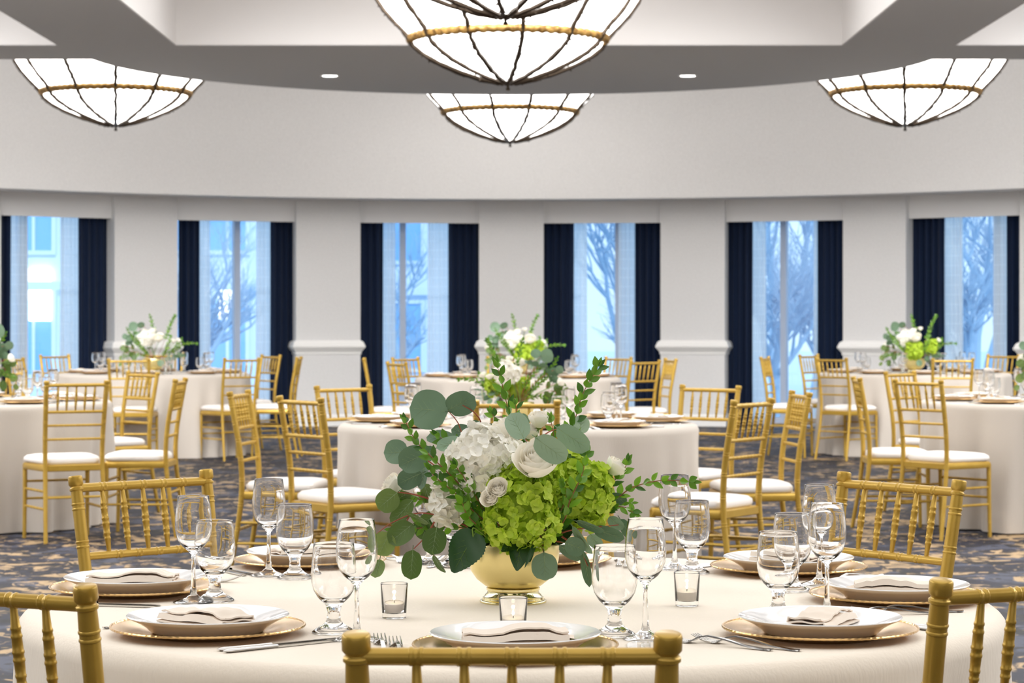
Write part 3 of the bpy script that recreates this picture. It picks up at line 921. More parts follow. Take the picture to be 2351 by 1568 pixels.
def make_goblet():
    out = [(0, 0), (.033, 0), (.0355, .001), (.0355, .003), (.028, .008), (.017, .014), (.0115, .022), (.0105, .034), (.0125, .042), (.013, .045), (.0165, .049),
           (.026, .058), (.033, .070), (.0365, .084), (.0372, .098), (.0358, .118), (.0338, .138), (.0330, .1458)]
    inn = [(.0329, .1464), (.0326, .1468), (.0322, .1469), (.0318, .1465), (.0316, .1458), (.0325, .138), (.0345, .118), (.0358, .098), (.0350, .0845), (.0314, .0715), (.0245, .0605), (.0145, .0535), (0, .0525)]
    return MB().lathe(out + inn, 48).mesh('water_goblet', M['glass'], True, 0)
def strip(mb, pts, ws, th):
    """flat bar along pts (x=0 plane), widths ws, thickness th"""
    vs, fs = [], []
    for (y, z), w in zip(pts, ws):
        vs += [(-w, y, z - th / 2), (w, y, z - th / 2), (w * .82, y, z + th / 2), (-w * .82, y, z + th / 2)]
    for i in range(len(pts) - 1):
        for k in range(4):
            k2 = (k + 1) % 4
            fs.append((i * 4 + k, i * 4 + k2, i * 4 + 4 + k2, i * 4 + 4 + k))
    fs += [(3, 2, 1, 0), tuple((len(pts) - 1) * 4 + k for k in range(4))]
    mb.add(vs, fs)
def make_fork():
    mb = MB()
    strip(mb, [(-.100, .0045), (-.097, .0035), (-.085, .003), (-.05, .006), (-.01, .013), (.02, .0155), (.035, .0125), (.045, .007), (.052, .0045), (.060, .0035)],
          [.003, .0062, .0066, .0050, .0033, .0028, .0036, .0080, .0105, .0112], .0022)
    for k in range(4):
        x = -.0090 + .0060 * k
        pts = [(x, .058, .0035), (x, .070, .0045), (x, .085, .0085), (x * .95, .098, .0135)]
        mb.tube(pts, [.0021, .0018, .0015, .0008], 6)
    low = min(p[2] for p in mb.v); mb.v = [(x, y, z - low) for x, y, z in mb.v]
    return mb.mesh('dinner_fork', M['steel'])
def make_knife():
    mb = MB()
    def fn(u, v):
        t = v
        y = -.11 + .10 * t
        k = min(1.0, .04 + (t / .12) ** .5)
        w = (.0062 + .0022 * (1 - t) ** .6) * k
        h = .0034 * (1 - .3 * t) * k
        a = 2 * PI * u
        return Vector((w * math.cos(a), y, .0036 + h * math.sin(a)))
    mb.grid(fn, 14, 17, True)
    vs, fs = [], []
    prof = [(-.011, -.005, .005), (-.004, -.006, .0055), (.01, -.0075, .006), (.06, -.0095, .006), (.09, -.0095, .006), (.105, -.007, .0058), (.112, .0, .0055)]
    for y, xa, xb in prof:
        vs += [(xa, y, .0018), (xb, y, .0012), (xb, y, .0040), (xa, y, .0024)]
    for i in range(len(prof) - 1):
        for k in range(4):
            k2 = (k + 1) % 4
            fs.append((i * 4 + k, i * 4 + k2, i * 4 + 4 + k2, i * 4 + 4 + k))
    fs += [(3, 2, 1, 0), tuple((len(prof) - 1) * 4 + k for k in range(4))]
    mb.add(vs, fs)
    low = min(p[2] for p in mb.v); mb.v = [(x, y, z - low) for x, y, z in mb.v]
    return mb.mesh('dinner_knife', M['steel'])
ME = dict(charger=make_charger(), plate=make_plate(), napkin=[make_napkin(1, 0), make_napkin(2, 1), make_napkin(3, 1)], wine=make_wine(), goblet=make_goblet(), fork=make_fork(), knife=make_knife())
def put(name, me, label, cat, loc, rz, group):
    o = obj(name, me); o.location = loc; o.rotation_euler = (0, 0, rz)
    return tag(o, label, cat, group)
def setting(tkey, pc, seat, wine=None, gob=None, cutlery=True, nk=0, nrot=0.0):
    c, rt, m, tn, _ = TABLES[tkey]
    f = (Vector(c) - Vector(pc)).normalized()          # towards the table's middle
    r = Vector((f.y, -f.x))
    rz = math.atan2(-f.x, f.y)
    P = lambda x, y, z=TZ: (pc[0] + r.x * x + f.x * y, pc[1] + r.y * x + f.y * y, z)
    w = 'at the %s seat of the %s' % (seat, tn)
    put('charger_plate', ME['charger'], 'beaded gold charger ' + w, 'charger plate', P(0, 0), rz, 'gold charger plates')
    put('dinner_plate', ME['plate'], 'white dinner plate ' + w, 'plate', P(0, 0, TZ + .0046), rz, 'white dinner plates')
    put('folded_napkin', ME['napkin'][nk], 'folded beige napkin on the plate ' + w, 'napkin', P(0.0, -.005, TZ + .0162), rz + nrot, 'folded beige napkins')
    wl = P(.205, .185) if wine is None else (wine[0], wine[1], TZ)
    gl = P(.160, .225) if gob is None else (gob[0], gob[1], TZ)
    put('wine_glass', ME['wine'], 'tall empty wine glass ' + w, 'wine glass', wl, 0, 'wine glasses')
    put('water_goblet', ME['goblet'], 'short-stemmed water goblet ' + w, 'water goblet', gl, 0, 'water goblets')
    if cutlery:
        put('dinner_fork', ME['fork'], 'outer steel fork ' + w, 'fork', P(-.206, .045), rz + .10, 'steel forks')
        put('dinner_fork', ME['fork'], 'inner steel fork ' + w, 'fork', P(-.180, .01), rz + .10, 'steel forks')
        put('dinner_knife', ME['knife'], 'inner steel knife ' + w, 'knife', P(.182, .0), rz - .05, 'steel knives')
        put('dinner_knife', ME['knife'], 'outer steel knife ' + w, 'knife', P(.203, -.004), rz - .05, 'steel knives')
def tb(px, py):
    p = on_plane(px, py, .76); return (p.x, p.y)
setting('front', (0.005, 3.68), 'centre front', tb(1482, 1468), tb(1411, 1460), nk=1, nrot=.06)
setting('front', (-.495, 3.90), 'front left', tb(819, 1470), tb(766, 1453), nk=1)
setting('front', (.499, 3.88), 'front right', (.547, 4.16), (.459, 4.13), nk=2, nrot=.25)
setting('front', (-.705, 4.48), 'left side', tb(444, 1384), tb(493, 1380), nk=1, nrot=PI / 2 + .1)
setting('front', (.70, 4.36), 'right side', tb(1881, 1343), tb(1819, 1357), nk=2, nrot=PI / 2 - .1)
setting('front', (-.42, 4.98), 'back left', tb(617, 1322), tb(677, 1328), nk=0)
setting('front', (.56, 4.85), 'back right', tb(1549, 1307), tb(1589, 1316), nk=0)
setting('front', (.045, 5.02), 'hidden back', tb(983, 1294), tb(1052, 1302), nk=0)
SEATS = {270: 'near', 225: 'near left', 180: 'left', 135: 'far left', 90: 'far', 45: 'far right', 0: 'right', 315: 'near right'}
for tk in ('middle', 'left', 'right', 'farleft', 'farthest', 'farright'):
    c, rt = TABLES[tk][0], TABLES[tk][1]
    for a, sn in SEATS.items():
        t = math.radians(a + R.uniform(-4, 4))
        pc = (c[0] + .69 * math.cos(t), c[1] + .69 * math.sin(t))
        px = CX + F * pc[0] / pc[1]
        if -60 < px < 2411:
            setting(tk, pc, sn, cutlery=tk in ('middle', 'left', 'right'), nk=R.choice((0, 1, 2)), nrot=R.uniform(-.2, .2))

def votive(label, xy, tin):
    e = thing('votive_candle', label, 'candle', (xy[0], xy[1], TZ), 0, 'votive candles')
    prof = [(0, 0), (.019, 0), (.0205, .001), (.0235, .058), (.0236, .0592), (.0233, .0599), (.0228, .0602), (.0223, .0599), (.0220, .059), (.0198, .011), (.018, .009), (0, .0085)]
    MB().lathe(prof, 40).build('glass_cup', M['votive_glass'], e)
    if tin:
        MB().lathe([(0, .0095), (.0172, .0095), (.0176, .010), (.0180, .024), (.0172, .0245), (.0170, .0225), (0, .0222)], 32).build('tealight_tin', M['tin'], e)
        MB().lathe([(0, .0226), (.0166, .0226), (.0168, .0234), (0, .0232)], 32).build('wax', M['wax'], e)
    else:
        MB().lathe([(0, .0095), (.0182, .0095), (.0188, .012), (.0192, .024), (.0185, .025), (.010, .0238), (0, .0235)], 32).build('wax', M['wax'], e)
    MB().tube([(0, 0, .023), (.0004, 0, .030)], .0006, 6).build('wick', M['foam'], e)
    ld = bpy.data.lights.new('candle_light', 'POINT'); ld.energy = 0.10; ld.color = (1, .8, .55); ld.shadow_soft_size = .003
    lo = bpy.data.objects.new('candle_light', ld); scene.collection.objects.link(lo); lo.parent = e; lo.location = (0, 0, .043)
    MB().lathe([(0, .0278), (.0017, .0295), (.0023, .0315), (.0017, .0345), (.0007, .0375), (0, .039)], 12).build('flame', M['flame'], e)
votive('lit tealight in a clear glass, left of the gold bowl', tb(905, 1419), True)
votive('lit votive in frosted-looking glass right before the gold bowl', (.002, 3.90), False)
votive('lit white votive in clear glass, right of the gold bowl', tb(1577, 1391), False)

# ---------------------------------------------------------------- flowers
BO = Vector((0.002, 4.345, TZ))         # foot of the front bowl
def rel(px, py, Y):
    return at(px, py, Y) - BO
def leaf(mb, base, tip, width, n, shape='round', cup=.15, bend=.1, nu=7, nv=5, wave=0.0):
    base, tip = Vector(base), Vector(tip)
    d = tip - base; L = d.length; d.normalize()
    n = (n - d * n.dot(d)).normalized(); s = d.cross(n)
    vs = []
    for j in range(nu):
        u = j / (nu - 1)
        if shape == 'round': w = max(0.0, 1 - abs(2 * u - 1) ** 2.3) ** .5
        elif shape == 'toothed': w = max(0.0, math.sin(PI * min(1, u * .93 + .05) ** .72)) ** .75 * (1 + .10 * ((u * 13) % 1 - .5))
        elif shape == 'heart': w = max(0.0, math.sin(PI * min(1, u * .93 + .05) ** .72)) ** .75
        else: w = max(0.0, math.sin(PI * u ** .85)) ** .95
        w = max(w, .02) * width / 2
        for i in range(nv):
            v = 2 * i / (nv - 1) - 1
            p = base + d * (u * L) + s * (v * w) + n * (cup * abs(v) ** 1.6 * w - bend * L * (u - .2) ** 2 + wave * w * math.sin(7 * u + 3 * v))
            vs.append(p)
    fs = [(j * nv + i, j * nv + i + 1, (j + 1) * nv + i + 1, (j + 1) * nv + i) for j in range(nu - 1) for i in range(nv - 1)]
    mb.add(vs, fs)
def veins(mb, base, tip, width, n, cup, bend, side=4):
    d = tip - base; L = d.length; d.normalize()
    n = (n - d * n.dot(d)).normalized(); s = d.cross(n)
    for sg in (1,):
        lift = n * .0004 * sg
        at_ = lambda u, v: base + d * (u * L) + s * (v * width / 2) + n * (cup * abs(v) ** 1.6 * width / 2 - bend * L * (u - .2) ** 2) + lift
        mb.tube([at_(k / 8, 0) for k in range(8)], [.00055 * (1 - .8 * k / 8) for k in range(8)], 4, False)
        for k in range(side):
            u = .14 + .17 * k
            for v in (-1, 1):
                mb.tube([at_(u + .10 * q, v * .22 * q) for q in (0, 1, 2)], [.00024, .0002, .00012], 3, False)
def veined(lb, vb, name, ml, mv, parent):
    n0 = len(lb.f)
    lb.add(vb.v, vb.f)
    o = lb.build(name, ml, parent, True, None)
    o.data.materials.append(mv)
    if len(o.data.polygons) == len(lb.f):
        for p in o.data.polygons[n0:]: p.material_index = 1
    return o
def bouquet_thing(name, label, cat, group=None):
    return thing(name, label, cat, BO, 0, group)
FRONT = {}      # kits for the other tables
def stem_path(*pts):
    return catmull(pts, 5)
ROOT = rel(1180, 1275, 4.345)
def smooth_stem(head, via=None, root=None):
    r = root or ROOT + Vector((R.uniform(-.03, .03), R.uniform(-.03, .03), 0))
    pts = [r] + ([via] if via is not None else [r.lerp(head, .5) + Vector((0, 0, .01))]) + [head]
    return catmull(pts, 5)

# bowl
bowl = thing('footed_bowl', 'pale gold footed bowl holding the front bouquet', 'bowl', BO)
MB().lathe([(.0, .027), (.044, .027), (.052, .031), (.066, .042), (.077, .058), (.0825, .075), (.084, .092), (.0845, .106), (.0835, .1075), (.0818, .106), (.081, .09), (.079, .075), (.072, .058), (.05, .036), (0, .034)], 72).build('cup', M['brass'], bowl)
MB().lathe([(0, 0), (.0605, 0), (.0610, .002), (.0600, .004), (.056, .006), (.0555, .009), (.0520, .011), (.0510, .014), (.0475, .017), (.0465, .021), (.0485, .0225), (.0485, .0262), (.046, .0275), (0, .0275)], 64).build('foot', M['bright_brass'], bowl)
MB().lathe([(0, .098), (.04, .097), (.072, .090), (.076, .080)], 32).build('floral_foam', M['foam'], bowl)

def hydrangea(kit, label, c, rad, mpet, nflo, axis, seed, stemm, size=.0122):
    nflo = int(nflo * 1.6)
    rr = random.Random(seed)
    e = bouquet_thing('hydrangea', label, 'hydrangea')
    mb = MB()
    ax = Vector(axis).normalized()
    for k in range(nflo):
        zz = 1 - 1.62 * (k + .5) / nflo
        ph = k * 2.39996
        q = Vector((math.sqrt(1 - zz * zz) * math.cos(ph), math.sqrt(1 - zz * zz) * math.sin(ph), zz))
        q = Vector((0, 0, 1)).rotation_difference(ax) @ q
        q = (q + Vector((rr.uniform(-.12, .12), rr.uniform(-.12, .12), rr.uniform(-.12, .12)))).normalized()
        lump = 1 + .09 * math.sin(6 * q.x + seed) + .09 * math.sin(7 * q.z + 2 * seed)
        p = c + Vector((q.x * rad[0], q.y * rad[1], q.z * rad[2])) * (lump * rr.uniform(.84, 1.08))
        nrm = (q + Vector((rr.uniform(-.6, .6), rr.uniform(-.6, .6), rr.uniform(-.6, .6)))).normalized()
        a = nrm.cross(Vector((rr.uniform(-1, 1), rr.uniform(-1, 1), rr.uniform(-1, 1)))).normalized()
        b = nrm.cross(a)
        sz = size * rr.uniform(.8, 1.12)
        for j in range(4):
            t = j * PI / 2 + rr.uniform(-.12, .12)
            d = a * math.cos(t) + b * math.sin(t)
            tip = p + d * sz + nrm * sz * rr.uniform(.05, .75)
            leaf(mb, p + d * .0008, tip, sz * 1.12, nrm, 'round', cup=rr.uniform(.05, .5), bend=rr.uniform(-.1, .35), nu=6, nv=5, wave=.10)
        mb.tube([p - nrm * .012, p], [.0010, .0016], 4)
    core = MB().ball(c, (rad[0] * .70, rad[1] * .70, rad[2] * .70), 16, 10)
    mb.build('bloom', mpet, e, True, None)
    core.build('floret_core', mpet, e)
    MB().tube(smooth_stem(c), .003, 7).build('stem', stemm, e)
    FRONT[kit] = e
    return e
HG, HW_ = M['hyd_green'], M['hyd_white']
hydrangea('hw1', 'large white hydrangea head at upper left of the front bouquet', rel(1110, 1058, 4.30), (.062, .058, .054), HW_, 120, (-.1, -.6, .6), 3, M['stem_green'], .0150)
hydrangea('hg1', 'lime green hydrangea head low in the middle of the front bouquet', rel(1200, 1180, 4.25), (.066, .056, .066), HG, 150, (0, -.8, .35), 5, M['stem_green'])
hydrangea('hg2', 'lime green hydrangea head just below the large open rose', rel(1215, 1112, 4.275), (.056, .05, .042), HG, 110, (.1, -.7, .6), 8, M['stem_green'])
hydrangea('hg3', 'lime green hydrangea head on the right of the front bouquet', rel(1345, 1138, 4.315), (.046, .046, .056), HG, 100, (.4, -.7, .4), 11, M['stem_green'])
hydrangea('hg4', 'small lime hydrangea head behind the large open rose', rel(1308, 1082, 4.335), (.038, .038, .034), HG, 56, (.2, -.5, .8), 13, M['stem_green'])
hydrangea('hg5', 'small lime hydrangea piece left beside the two button roses', rel(1150, 1095, 4.295), (.040, .036, .032), HG, 60, (-.3, -.7, .5), 15, M['stem_green'])
hydrangea('hw2', 'small white hydrangea piece low at left among myrtle', rel(1030, 1150, 4.31), (.030, .03, .034), HW_, 40, (-.4, -.8, .2), 17, M['stem_green'], .0165)

def rose(kit, label, c, rad, axis, openness, seed, mr=None):
    rr = random.Random(seed)
    e = bouquet_thing('rose', label, 'rose')
    ax = Vector(axis).normalized()
    Q = Vector((0, 0, 1)).rotation_difference(ax)
    mb = MB()
    H = rad * 1.5
    NP = 26
    for k in range(NP):
        q = k / (NP - 1)                      # 0 innermost, 1 outermost
        fr = .10 + .90 * q ** .85
        a0 = k * 2.39996 + rr.uniform(-.15, .15)
        hw = 1.55 - .72 * q
        hj = (1.02 - .20 * q) * rr.uniform(.97, 1.03)
        op = openness * max(0, q - .25) ** 1.3
        def fn(u, v):
            uu = 2 * u - 1
            a = a0 + uu * hw * (.50 + .50 * math.sin(PI * min(1, .12 + .72 * v)))
            r = rad * fr * (.34 + .66 * math.sin(PI / 2 * min(1, v * 1.3)))
            r -= rad * fr * .30 * (1 - q) * max(0, v - .55) / .45
            r += rad * (op * .95 * max(0, v - .55) ** 1.5 + .02 * uu * uu)
            z = H * hj * v * (1 - .12 * uu * uu * v) - op * rad * .55 * max(0, v - .68) ** 1.2 + rad * .025 * math.sin(8 * uu + k) * v * v
            return c + Q @ Vector((r * math.cos(a), r * math.sin(a), z - H * .5))
        mb.grid(fn, 8, 8)
    mb.build('petals', mr or M['rose'], e, True, None)
    cal = MB()
    cal.ball(c - ax * H * .48, rad * .30, 10, 6)
    for k in range(5):
        t = 2 * PI * k / 5
        d = Q @ Vector((math.cos(t), math.sin(t), 0))
        leaf(cal, c - ax * H * .5 + d * rad * .2, c - ax * H * .12 + d * rad * .72, rad * .34, d, 'point', .2, -.1, 5, 3)
    cal.build('calyx', M['stem_green'], e)
    MB().tube(smooth_stem(c - ax * H * .5), .0022, 6).build('stem', M['stem_green'], e)
    FRONT[kit] = e
    return e
rose('r1', 'large open ivory rose at the middle of the front bouquet', rel(1234, 1058, 4.195), .039, (-.10, -.66, .74), .75, 1)
rose('r2', 'large cupped ivory rose at the top of the front bouquet', rel(1168, 985, 4.33), .031, (-.15, -.15, .98), .35, 2)
rose('r3', 'ivory rosebud standing highest in the front bouquet', rel(1238, 962, 4.33), .020, (.05, -.25, .95), .25, 3)
rose('r4', 'ivory rosebud tucked below the highest rosebud', rel(1216, 990, 4.34), .018, (.2, -.3, .9), .2, 4)
rose('r5', 'ivory rose turned outward at the right of the front bouquet', rel(1414, 1072, 4.33), .021, (.65, -.2, .72), .4, 5)
rose('r6', 'ivory rose half hidden behind the right lime hydrangea', rel(1362, 1078, 4.36), .020, (.2, -.3, .9), .5, 6)
rose('r7', 'upper of two small button roses beside the lime hydrangea', rel(1143, 1122, 4.185), .0185, (-.1, -.85, .5), .7, 7)
rose('r8', 'lower of two small button roses beside the lime hydrangea', rel(1126, 1143, 4.185), .0165, (-.3, -.85, .35), .7, 8)
rose('r9', 'ivory rose at the far left of the front bouquet', rel(900, 1115, 4.34), .022, (-.8, -.3, .5), .6, 9)
rose('r10', 'ivory rose peeping between myrtle leaves at left', rel(1040, 1128, 4.33), .020, (-.4, -.7, .5), .6, 10)

def euc(kit, label, stems, leaves, mleaf, mstem):
    """stems: lists of (px, py, Y); leaves: (base px, py, tip px, py, width px, Y, tilt, shape)"""
    e = bouquet_thing('eucalyptus_branch', label, 'eucalyptus branch')
    sb = MB()
    for si, s in enumerate(stems):
        pts = [rel(*p) for p in s]
        if si == 0: pts = [ROOT + Vector((0, 0, .02))] + pts
        pth = catmull(pts, 6)
        n = len(pth)
        sb.tube(pth, [.0019 - .0011 * i / n for i in range(n)], 6)
    sb.build('stem', mstem, e)
    lb = MB(); vb = MB()
    for (bx, by, tx, ty, w, Y, tilt) in [l[:7] for l in leaves]:
        dy = R.uniform(-.02, .02)
        b, t = rel(bx, by, Y), rel(tx, ty, Y + dy)
        d = (t - b).normalized()
        view = Vector((0, -1, 0))
        s = d.cross(view).normalized()
        n = (view * math.cos(tilt) + s * math.sin(tilt)).normalized()
        cu, be, ww = R.uniform(.02, .22), R.uniform(-.12, .15), w * Y / F / max(.3, math.cos(tilt))
        leaf(lb, b, t, ww, n, 'round', cup=cu, bend=be, nu=11, nv=9, wave=.03)
        veins(vb, b, t, ww, n, cu, be)
        # petiole back to the nearest stem is part of the leaf
        lb.tube([b - d * .008, b + d * .006], .0008, 5)
    veined(lb, vb, 'leaves', mleaf, M['vein'], e)
    FRONT[kit] = e
    return e
EU, EO = M['euc'], M['euc_olive']
euc('e1', 'eucalyptus branch with two big round leaves rising at upper left',
    [[(1125, 1130, 4.36), (1070, 1020, 4.37), (1052, 972, 4.37), (1029, 943, 4.37)], [(1125, 1100, 4.37), (1108, 985, 4.38), (1092, 950, 4.37), (1062, 930, 4.36)], [(1075, 1040, 4.37), (1045, 1012, 4.36)]],
    [(1029, 945, 938, 936, 92, 4.37, .1), (1027, 942, 1090, 908, 60, 4.375, .35), (1043, 1010, 978, 1000, 32, 4.35, .7), (1062, 1010, 1003, 1032, 32, 4.33, .8),
     (1088, 1000, 1036, 985, 34, 4.38, .6), (1110, 985, 1078, 975, 26, 4.40, .6), (1088, 998, 1134, 974, 18, 4.37, .9)], EU, M['stem_red'])
euc('e2', 'blue-green eucalyptus branch spreading to the left, leaves overlapping',
    [[(1080, 1130, 4.33), (1000, 1070, 4.32), (960, 1045, 4.31), (925, 1035, 4.30)]],
    [(938, 1038, 881, 1040, 56, 4.31, .35), (980, 1040, 916, 1070, 62, 4.295, .15), (968, 1086, 912, 1112, 48, 4.31, .2), (974, 1066, 968, 1124, 24, 4.32, .8),
     (1000, 1030, 958, 1062, 34, 4.33, .5)], EU, M['stem_red'])
euc('e3', 'olive eucalyptus branch drooping low at left over the table',
    [[(1090, 1215, 4.33), (1020, 1188, 4.31), (960, 1178, 4.30), (900, 1200, 4.29), (862, 1228, 4.28)], [(1005, 1183, 4.31), (980, 1228, 4.29), (950, 1260, 4.28)], [(982, 1228, 4.29), (995, 1275, 4.28)],
     [(1000, 1150, 4.32), (950, 1135, 4.31), (912, 1130, 4.30)], [(940, 1183, 4.30), (930, 1205, 4.29)]],
    [(912, 1131, 868, 1168, 54, 4.30, .1), (948, 1148, 898, 1204, 38, 4.30, .5), (948, 1203, 893, 1246, 52, 4.28, .2), (895, 1222, 870, 1274, 54, 4.27, .2),
     (1003, 1210, 992, 1274, 56, 4.28, .1), (948, 1262, 943, 1331, 48, 4.28, .1), (996, 1274, 1019, 1318, 17, 4.27, .9), (872, 1284, 862, 1328, 34, 4.30, .3),
     (932, 1176, 986, 1201, 14, 4.27, 1.0), (974, 1110, 990, 1164, 32, 4.33, .4), (962, 1190, 980, 1240, 40, 4.33, .5), (905, 1150, 940, 1130, 28, 4.33, .6), (1010, 1182, 960, 1205, 36, 4.34, .5)], EO, M['stem_red'])
euc('e4', 'pale eucalyptus branch with broad leaves around the upper roses',
    [[(1240, 1080, 4.33), (1215, 1020, 4.24), (1200, 1006, 4.22)], [(1250, 1050, 4.31), (1240, 1015, 4.25), (1256, 994, 4.26), (1282, 984, 4.27)], [(1290, 1050, 4.36), (1330, 1000, 4.38)]],
    [(1204, 1008, 1172, 948, 54, 4.20, .15), (1229, 1004, 1300, 1058, 58, 4.14, .2), (1278, 981, 1352, 1034, 52, 4.25, .35), (1332, 996, 1336, 953, 38, 4.38, .4),
     (1330, 1046, 1288, 1034, 26, 4.33, .7), (1196, 950, 1214, 972, 20, 4.36, .7), (1290, 1045, 1345, 1060, 30, 4.35, .7)], M['euc_pale'], M['stem_red'])
euc('e5', 'eucalyptus branch hanging low at right, one leaf over the bowl',
    [[(1250, 1240, 4.30), (1300, 1220, 4.28), (1350, 1212, 4.29), (1420, 1205, 4.30)], [(1245, 1250, 4.26), (1249, 1272, 4.24)], [(1290, 1232, 4.28), (1330, 1260, 4.27), (1350, 1300, 4.26)], [(1262, 1240, 4.28), (1298, 1246, 4.26)]],
    [(1249, 1268, 1252, 1333, 60, 4.24, .1), (1297, 1246, 1344, 1262, 44, 4.25, .2), (1284, 1252, 1338, 1284, 28, 4.28, .5), (1314, 1208, 1360, 1272, 20, 4.25, 1.0),
     (1338, 1262, 1357, 1346, 22, 4.26, .9), (1322, 1196, 1388, 1219, 20, 4.25, .9), (1362, 1214, 1434, 1236, 34, 4.30, .5), (1398, 1186, 1430, 1216, 28, 4.33, .4),
     (1424, 1192, 1452, 1236, 26, 4.34, .5), (1355, 1226, 1376, 1256, 32, 4.34, .4), (1396, 1140, 1440, 1148, 28, 4.31, .4), (1440, 1200, 1478, 1222, 24, 4.36, .5), (1330, 1180, 1375, 1195, 30, 4.34, .5)], EU, M['stem_red'])

# broad dark hydrangea leaves at the bowl's rim
def dark_leaf(label, b, t, w, Y, shape='heart', mm=None):
    e = bouquet_thing('hydrangea_leaf', label, 'leaf')
    lb = MB(); vb = MB()
    B, T = rel(*b, Y), rel(*t, Y - .03)
    leaf(lb, B, T, w * Y / F, Vector((0, -1, .25)), shape, .18, .12, 40 if shape == 'toothed' else 13, 9, .06)
    if w > 24: veins(vb, B, T, w * Y / F, Vector((0, -1, .25)), .18, .12)
    veined(lb, vb, 'blade', mm or M['dark_leaf'], M['stem_green'], e)
    mid = MB(); d = T - B
    mid.tube(catmull([ROOT + Vector((R.uniform(-.02, .02), 0, 0)), B + Vector((0, .004, .006)), B + d * .12], 5), .0014, 6); mid.build('stalk', M['stem_green'], e)
dark_leaf('large dark toothed leaf drooping over the left rim of the bowl', (1092, 1222), (1040, 1312), 84, 4.235, 'toothed')
dark_leaf('small dark leaf lying flat at the front rim of the bowl', (1190, 1240), (1153, 1264), 30, 4.245)
dark_leaf('long dark leaf hanging down the front of the bowl', (1196, 1243), (1187, 1308), 48, 4.24)
dark_leaf('dark leaf tucked right beside the long hanging leaf', (1212, 1243), (1216, 1288), 28, 4.25)
dark_leaf('narrow dark leaf slanting over the bowl front', (1232, 1240), (1205, 1302), 12, 4.23, 'point')
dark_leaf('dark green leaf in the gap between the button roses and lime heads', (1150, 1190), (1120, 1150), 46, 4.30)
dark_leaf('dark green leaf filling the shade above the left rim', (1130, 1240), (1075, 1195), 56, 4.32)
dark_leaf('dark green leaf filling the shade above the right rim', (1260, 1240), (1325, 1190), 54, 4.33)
dark_leaf('dark green leaf below the right lime hydrangea', (1280, 1225), (1300, 1160), 48, 4.345)

def sprig(kit, label, pts, ll, lw, n, t0=.25, seed=0, mstem='stem_brown', root=True):
    """a myrtle sprig: opposite pairs of small pointed leaves on a woody stem"""
    rr = random.Random(seed)
    e = bouquet_thing('myrtle_sprig', label, 'greenery sprig')
    P = [rel(*p) for p in pts]
    if root: P = [ROOT + Vector((rr.uniform(-.02, .02), rr.uniform(-.02, .02), .015))] + P
    path = catmull(P, 8)
    cum = [0]
    for a, b in zip(path, path[1:]): cum.append(cum[-1] + (b - a).length)
    Lt = cum[-1]
    MB().tube(path, [.0021 - .0014 * c / Lt for c in cum], 6).build('stem', M[mstem], e)
    lb = MB()
    for k in range(n):
        t = t0 + (1 - t0) * (k + .5) / n
        s = t * Lt
        i = max(j for j in range(len(cum)) if cum[j] <= s)
        i = min(i, len(path) - 2)
        p = path[i].lerp(path[i + 1], (s - cum[i]) / max(1e-6, cum[i + 1] - cum[i]))
        d = (path[i + 1] - path[i]).normalized()
        side = d.cross(Vector((0, -1, 0))).normalized()
        up = d.cross(side)
        ph = (k % 2) * PI / 2 * .8 + rr.uniform(-.3, .3)
        for sg in (-1, 1):
            o_ = (side * math.cos(ph) + up * math.sin(ph)) * sg
            dirv = (d * rr.uniform(.75, 1.15) + o_ * rr.uniform(.6, .9)).normalized()
            ln = 1.28 * ll * rr.uniform(.75, 1.12) * (1 - .30 * max(0, t - .75) * 4 * .6)
            nn = (Vector((0, -1, .4)) + o_.cross(d) * rr.uniform(-.6, .6)).normalized()
            leaf(lb, p + dirv * .002, p + dirv * ln, 1.3 * lw * rr.uniform(.85, 1.1), nn, 'point', .25, rr.uniform(-.05, .2), 6, 5)
    dirv = (path[-1] - path[-2]).normalized()
    for q in (-.25, .25):
        leaf(lb, path[-1], path[-1] + (dirv + Vector((q, 0, 0))).normalized() * ll * .8, lw * .8, Vector((0, -1, .2)), 'point', .25, .05, 6, 5)
    lb.build('leaves', M['myrtle'], e, True, None)
    FRONT[kit] = e
sprig('s1', 'tallest upright myrtle sprig, left of centre, in the front bouquet', [(1195, 1080, 4.37), (1178, 985, 4.38), (1163, 925, 4.38), (1150, 870, 4.38), (1141, 838, 4.38)], .024, .0095, 12, .47, 1)
sprig('s2', 'tall myrtle sprig leaning right at the top of the front bouquet', [(1270, 1090, 4.37), (1318, 968, 4.38), (1340, 900, 4.38), (1374, 842, 4.38)], .024, .0100, 15, .45, 2)
sprig('s3', 'long leafy myrtle sprig slanting up at the left', [(1110, 1190, 4.30), (1060, 1118, 4.27), (1000, 1058, 4.25), (955, 1012, 4.25), (930, 966, 4.25)], .020, .0085, 22, .22, 3)
sprig('s4', 'myrtle sprig across the white hydrangea, left of the button roses', [(1110, 1170, 4.28), (1075, 1110, 4.25), (1046, 1070, 4.24)], .019, .0085, 14, .25, 4)
sprig('s5', 'bright myrtle sprig in front of the small white hydrangea', [(1100, 1185, 4.28), (1040, 1128, 4.255), (1000, 1096, 4.25), (985, 1075, 4.25)], .018, .0080, 18, .25, 5)
sprig('s6', 'low myrtle sprig pointing left beneath the eucalyptus', [(1080, 1215, 4.33), (1000, 1210, 4.33), (940, 1216, 4.33), (890, 1232, 4.33)], .022, .0085, 14, .3, 6)
sprig('s7', 'myrtle sprig at far left beneath the ivory rose', [(1070, 1180, 4.33), (1000, 1150, 4.33), (950, 1146, 4.33), (920, 1150, 4.33)], .022, .009, 12, .3, 7)
sprig('s8', 'long myrtle sprig reaching right over the wine glasses', [(1330, 1200, 4.33), (1410, 1148, 4.31), (1455, 1118, 4.30), (1520, 1103, 4.29), (1590, 1106, 4.28)], .021, .0090, 13, .42, 8)
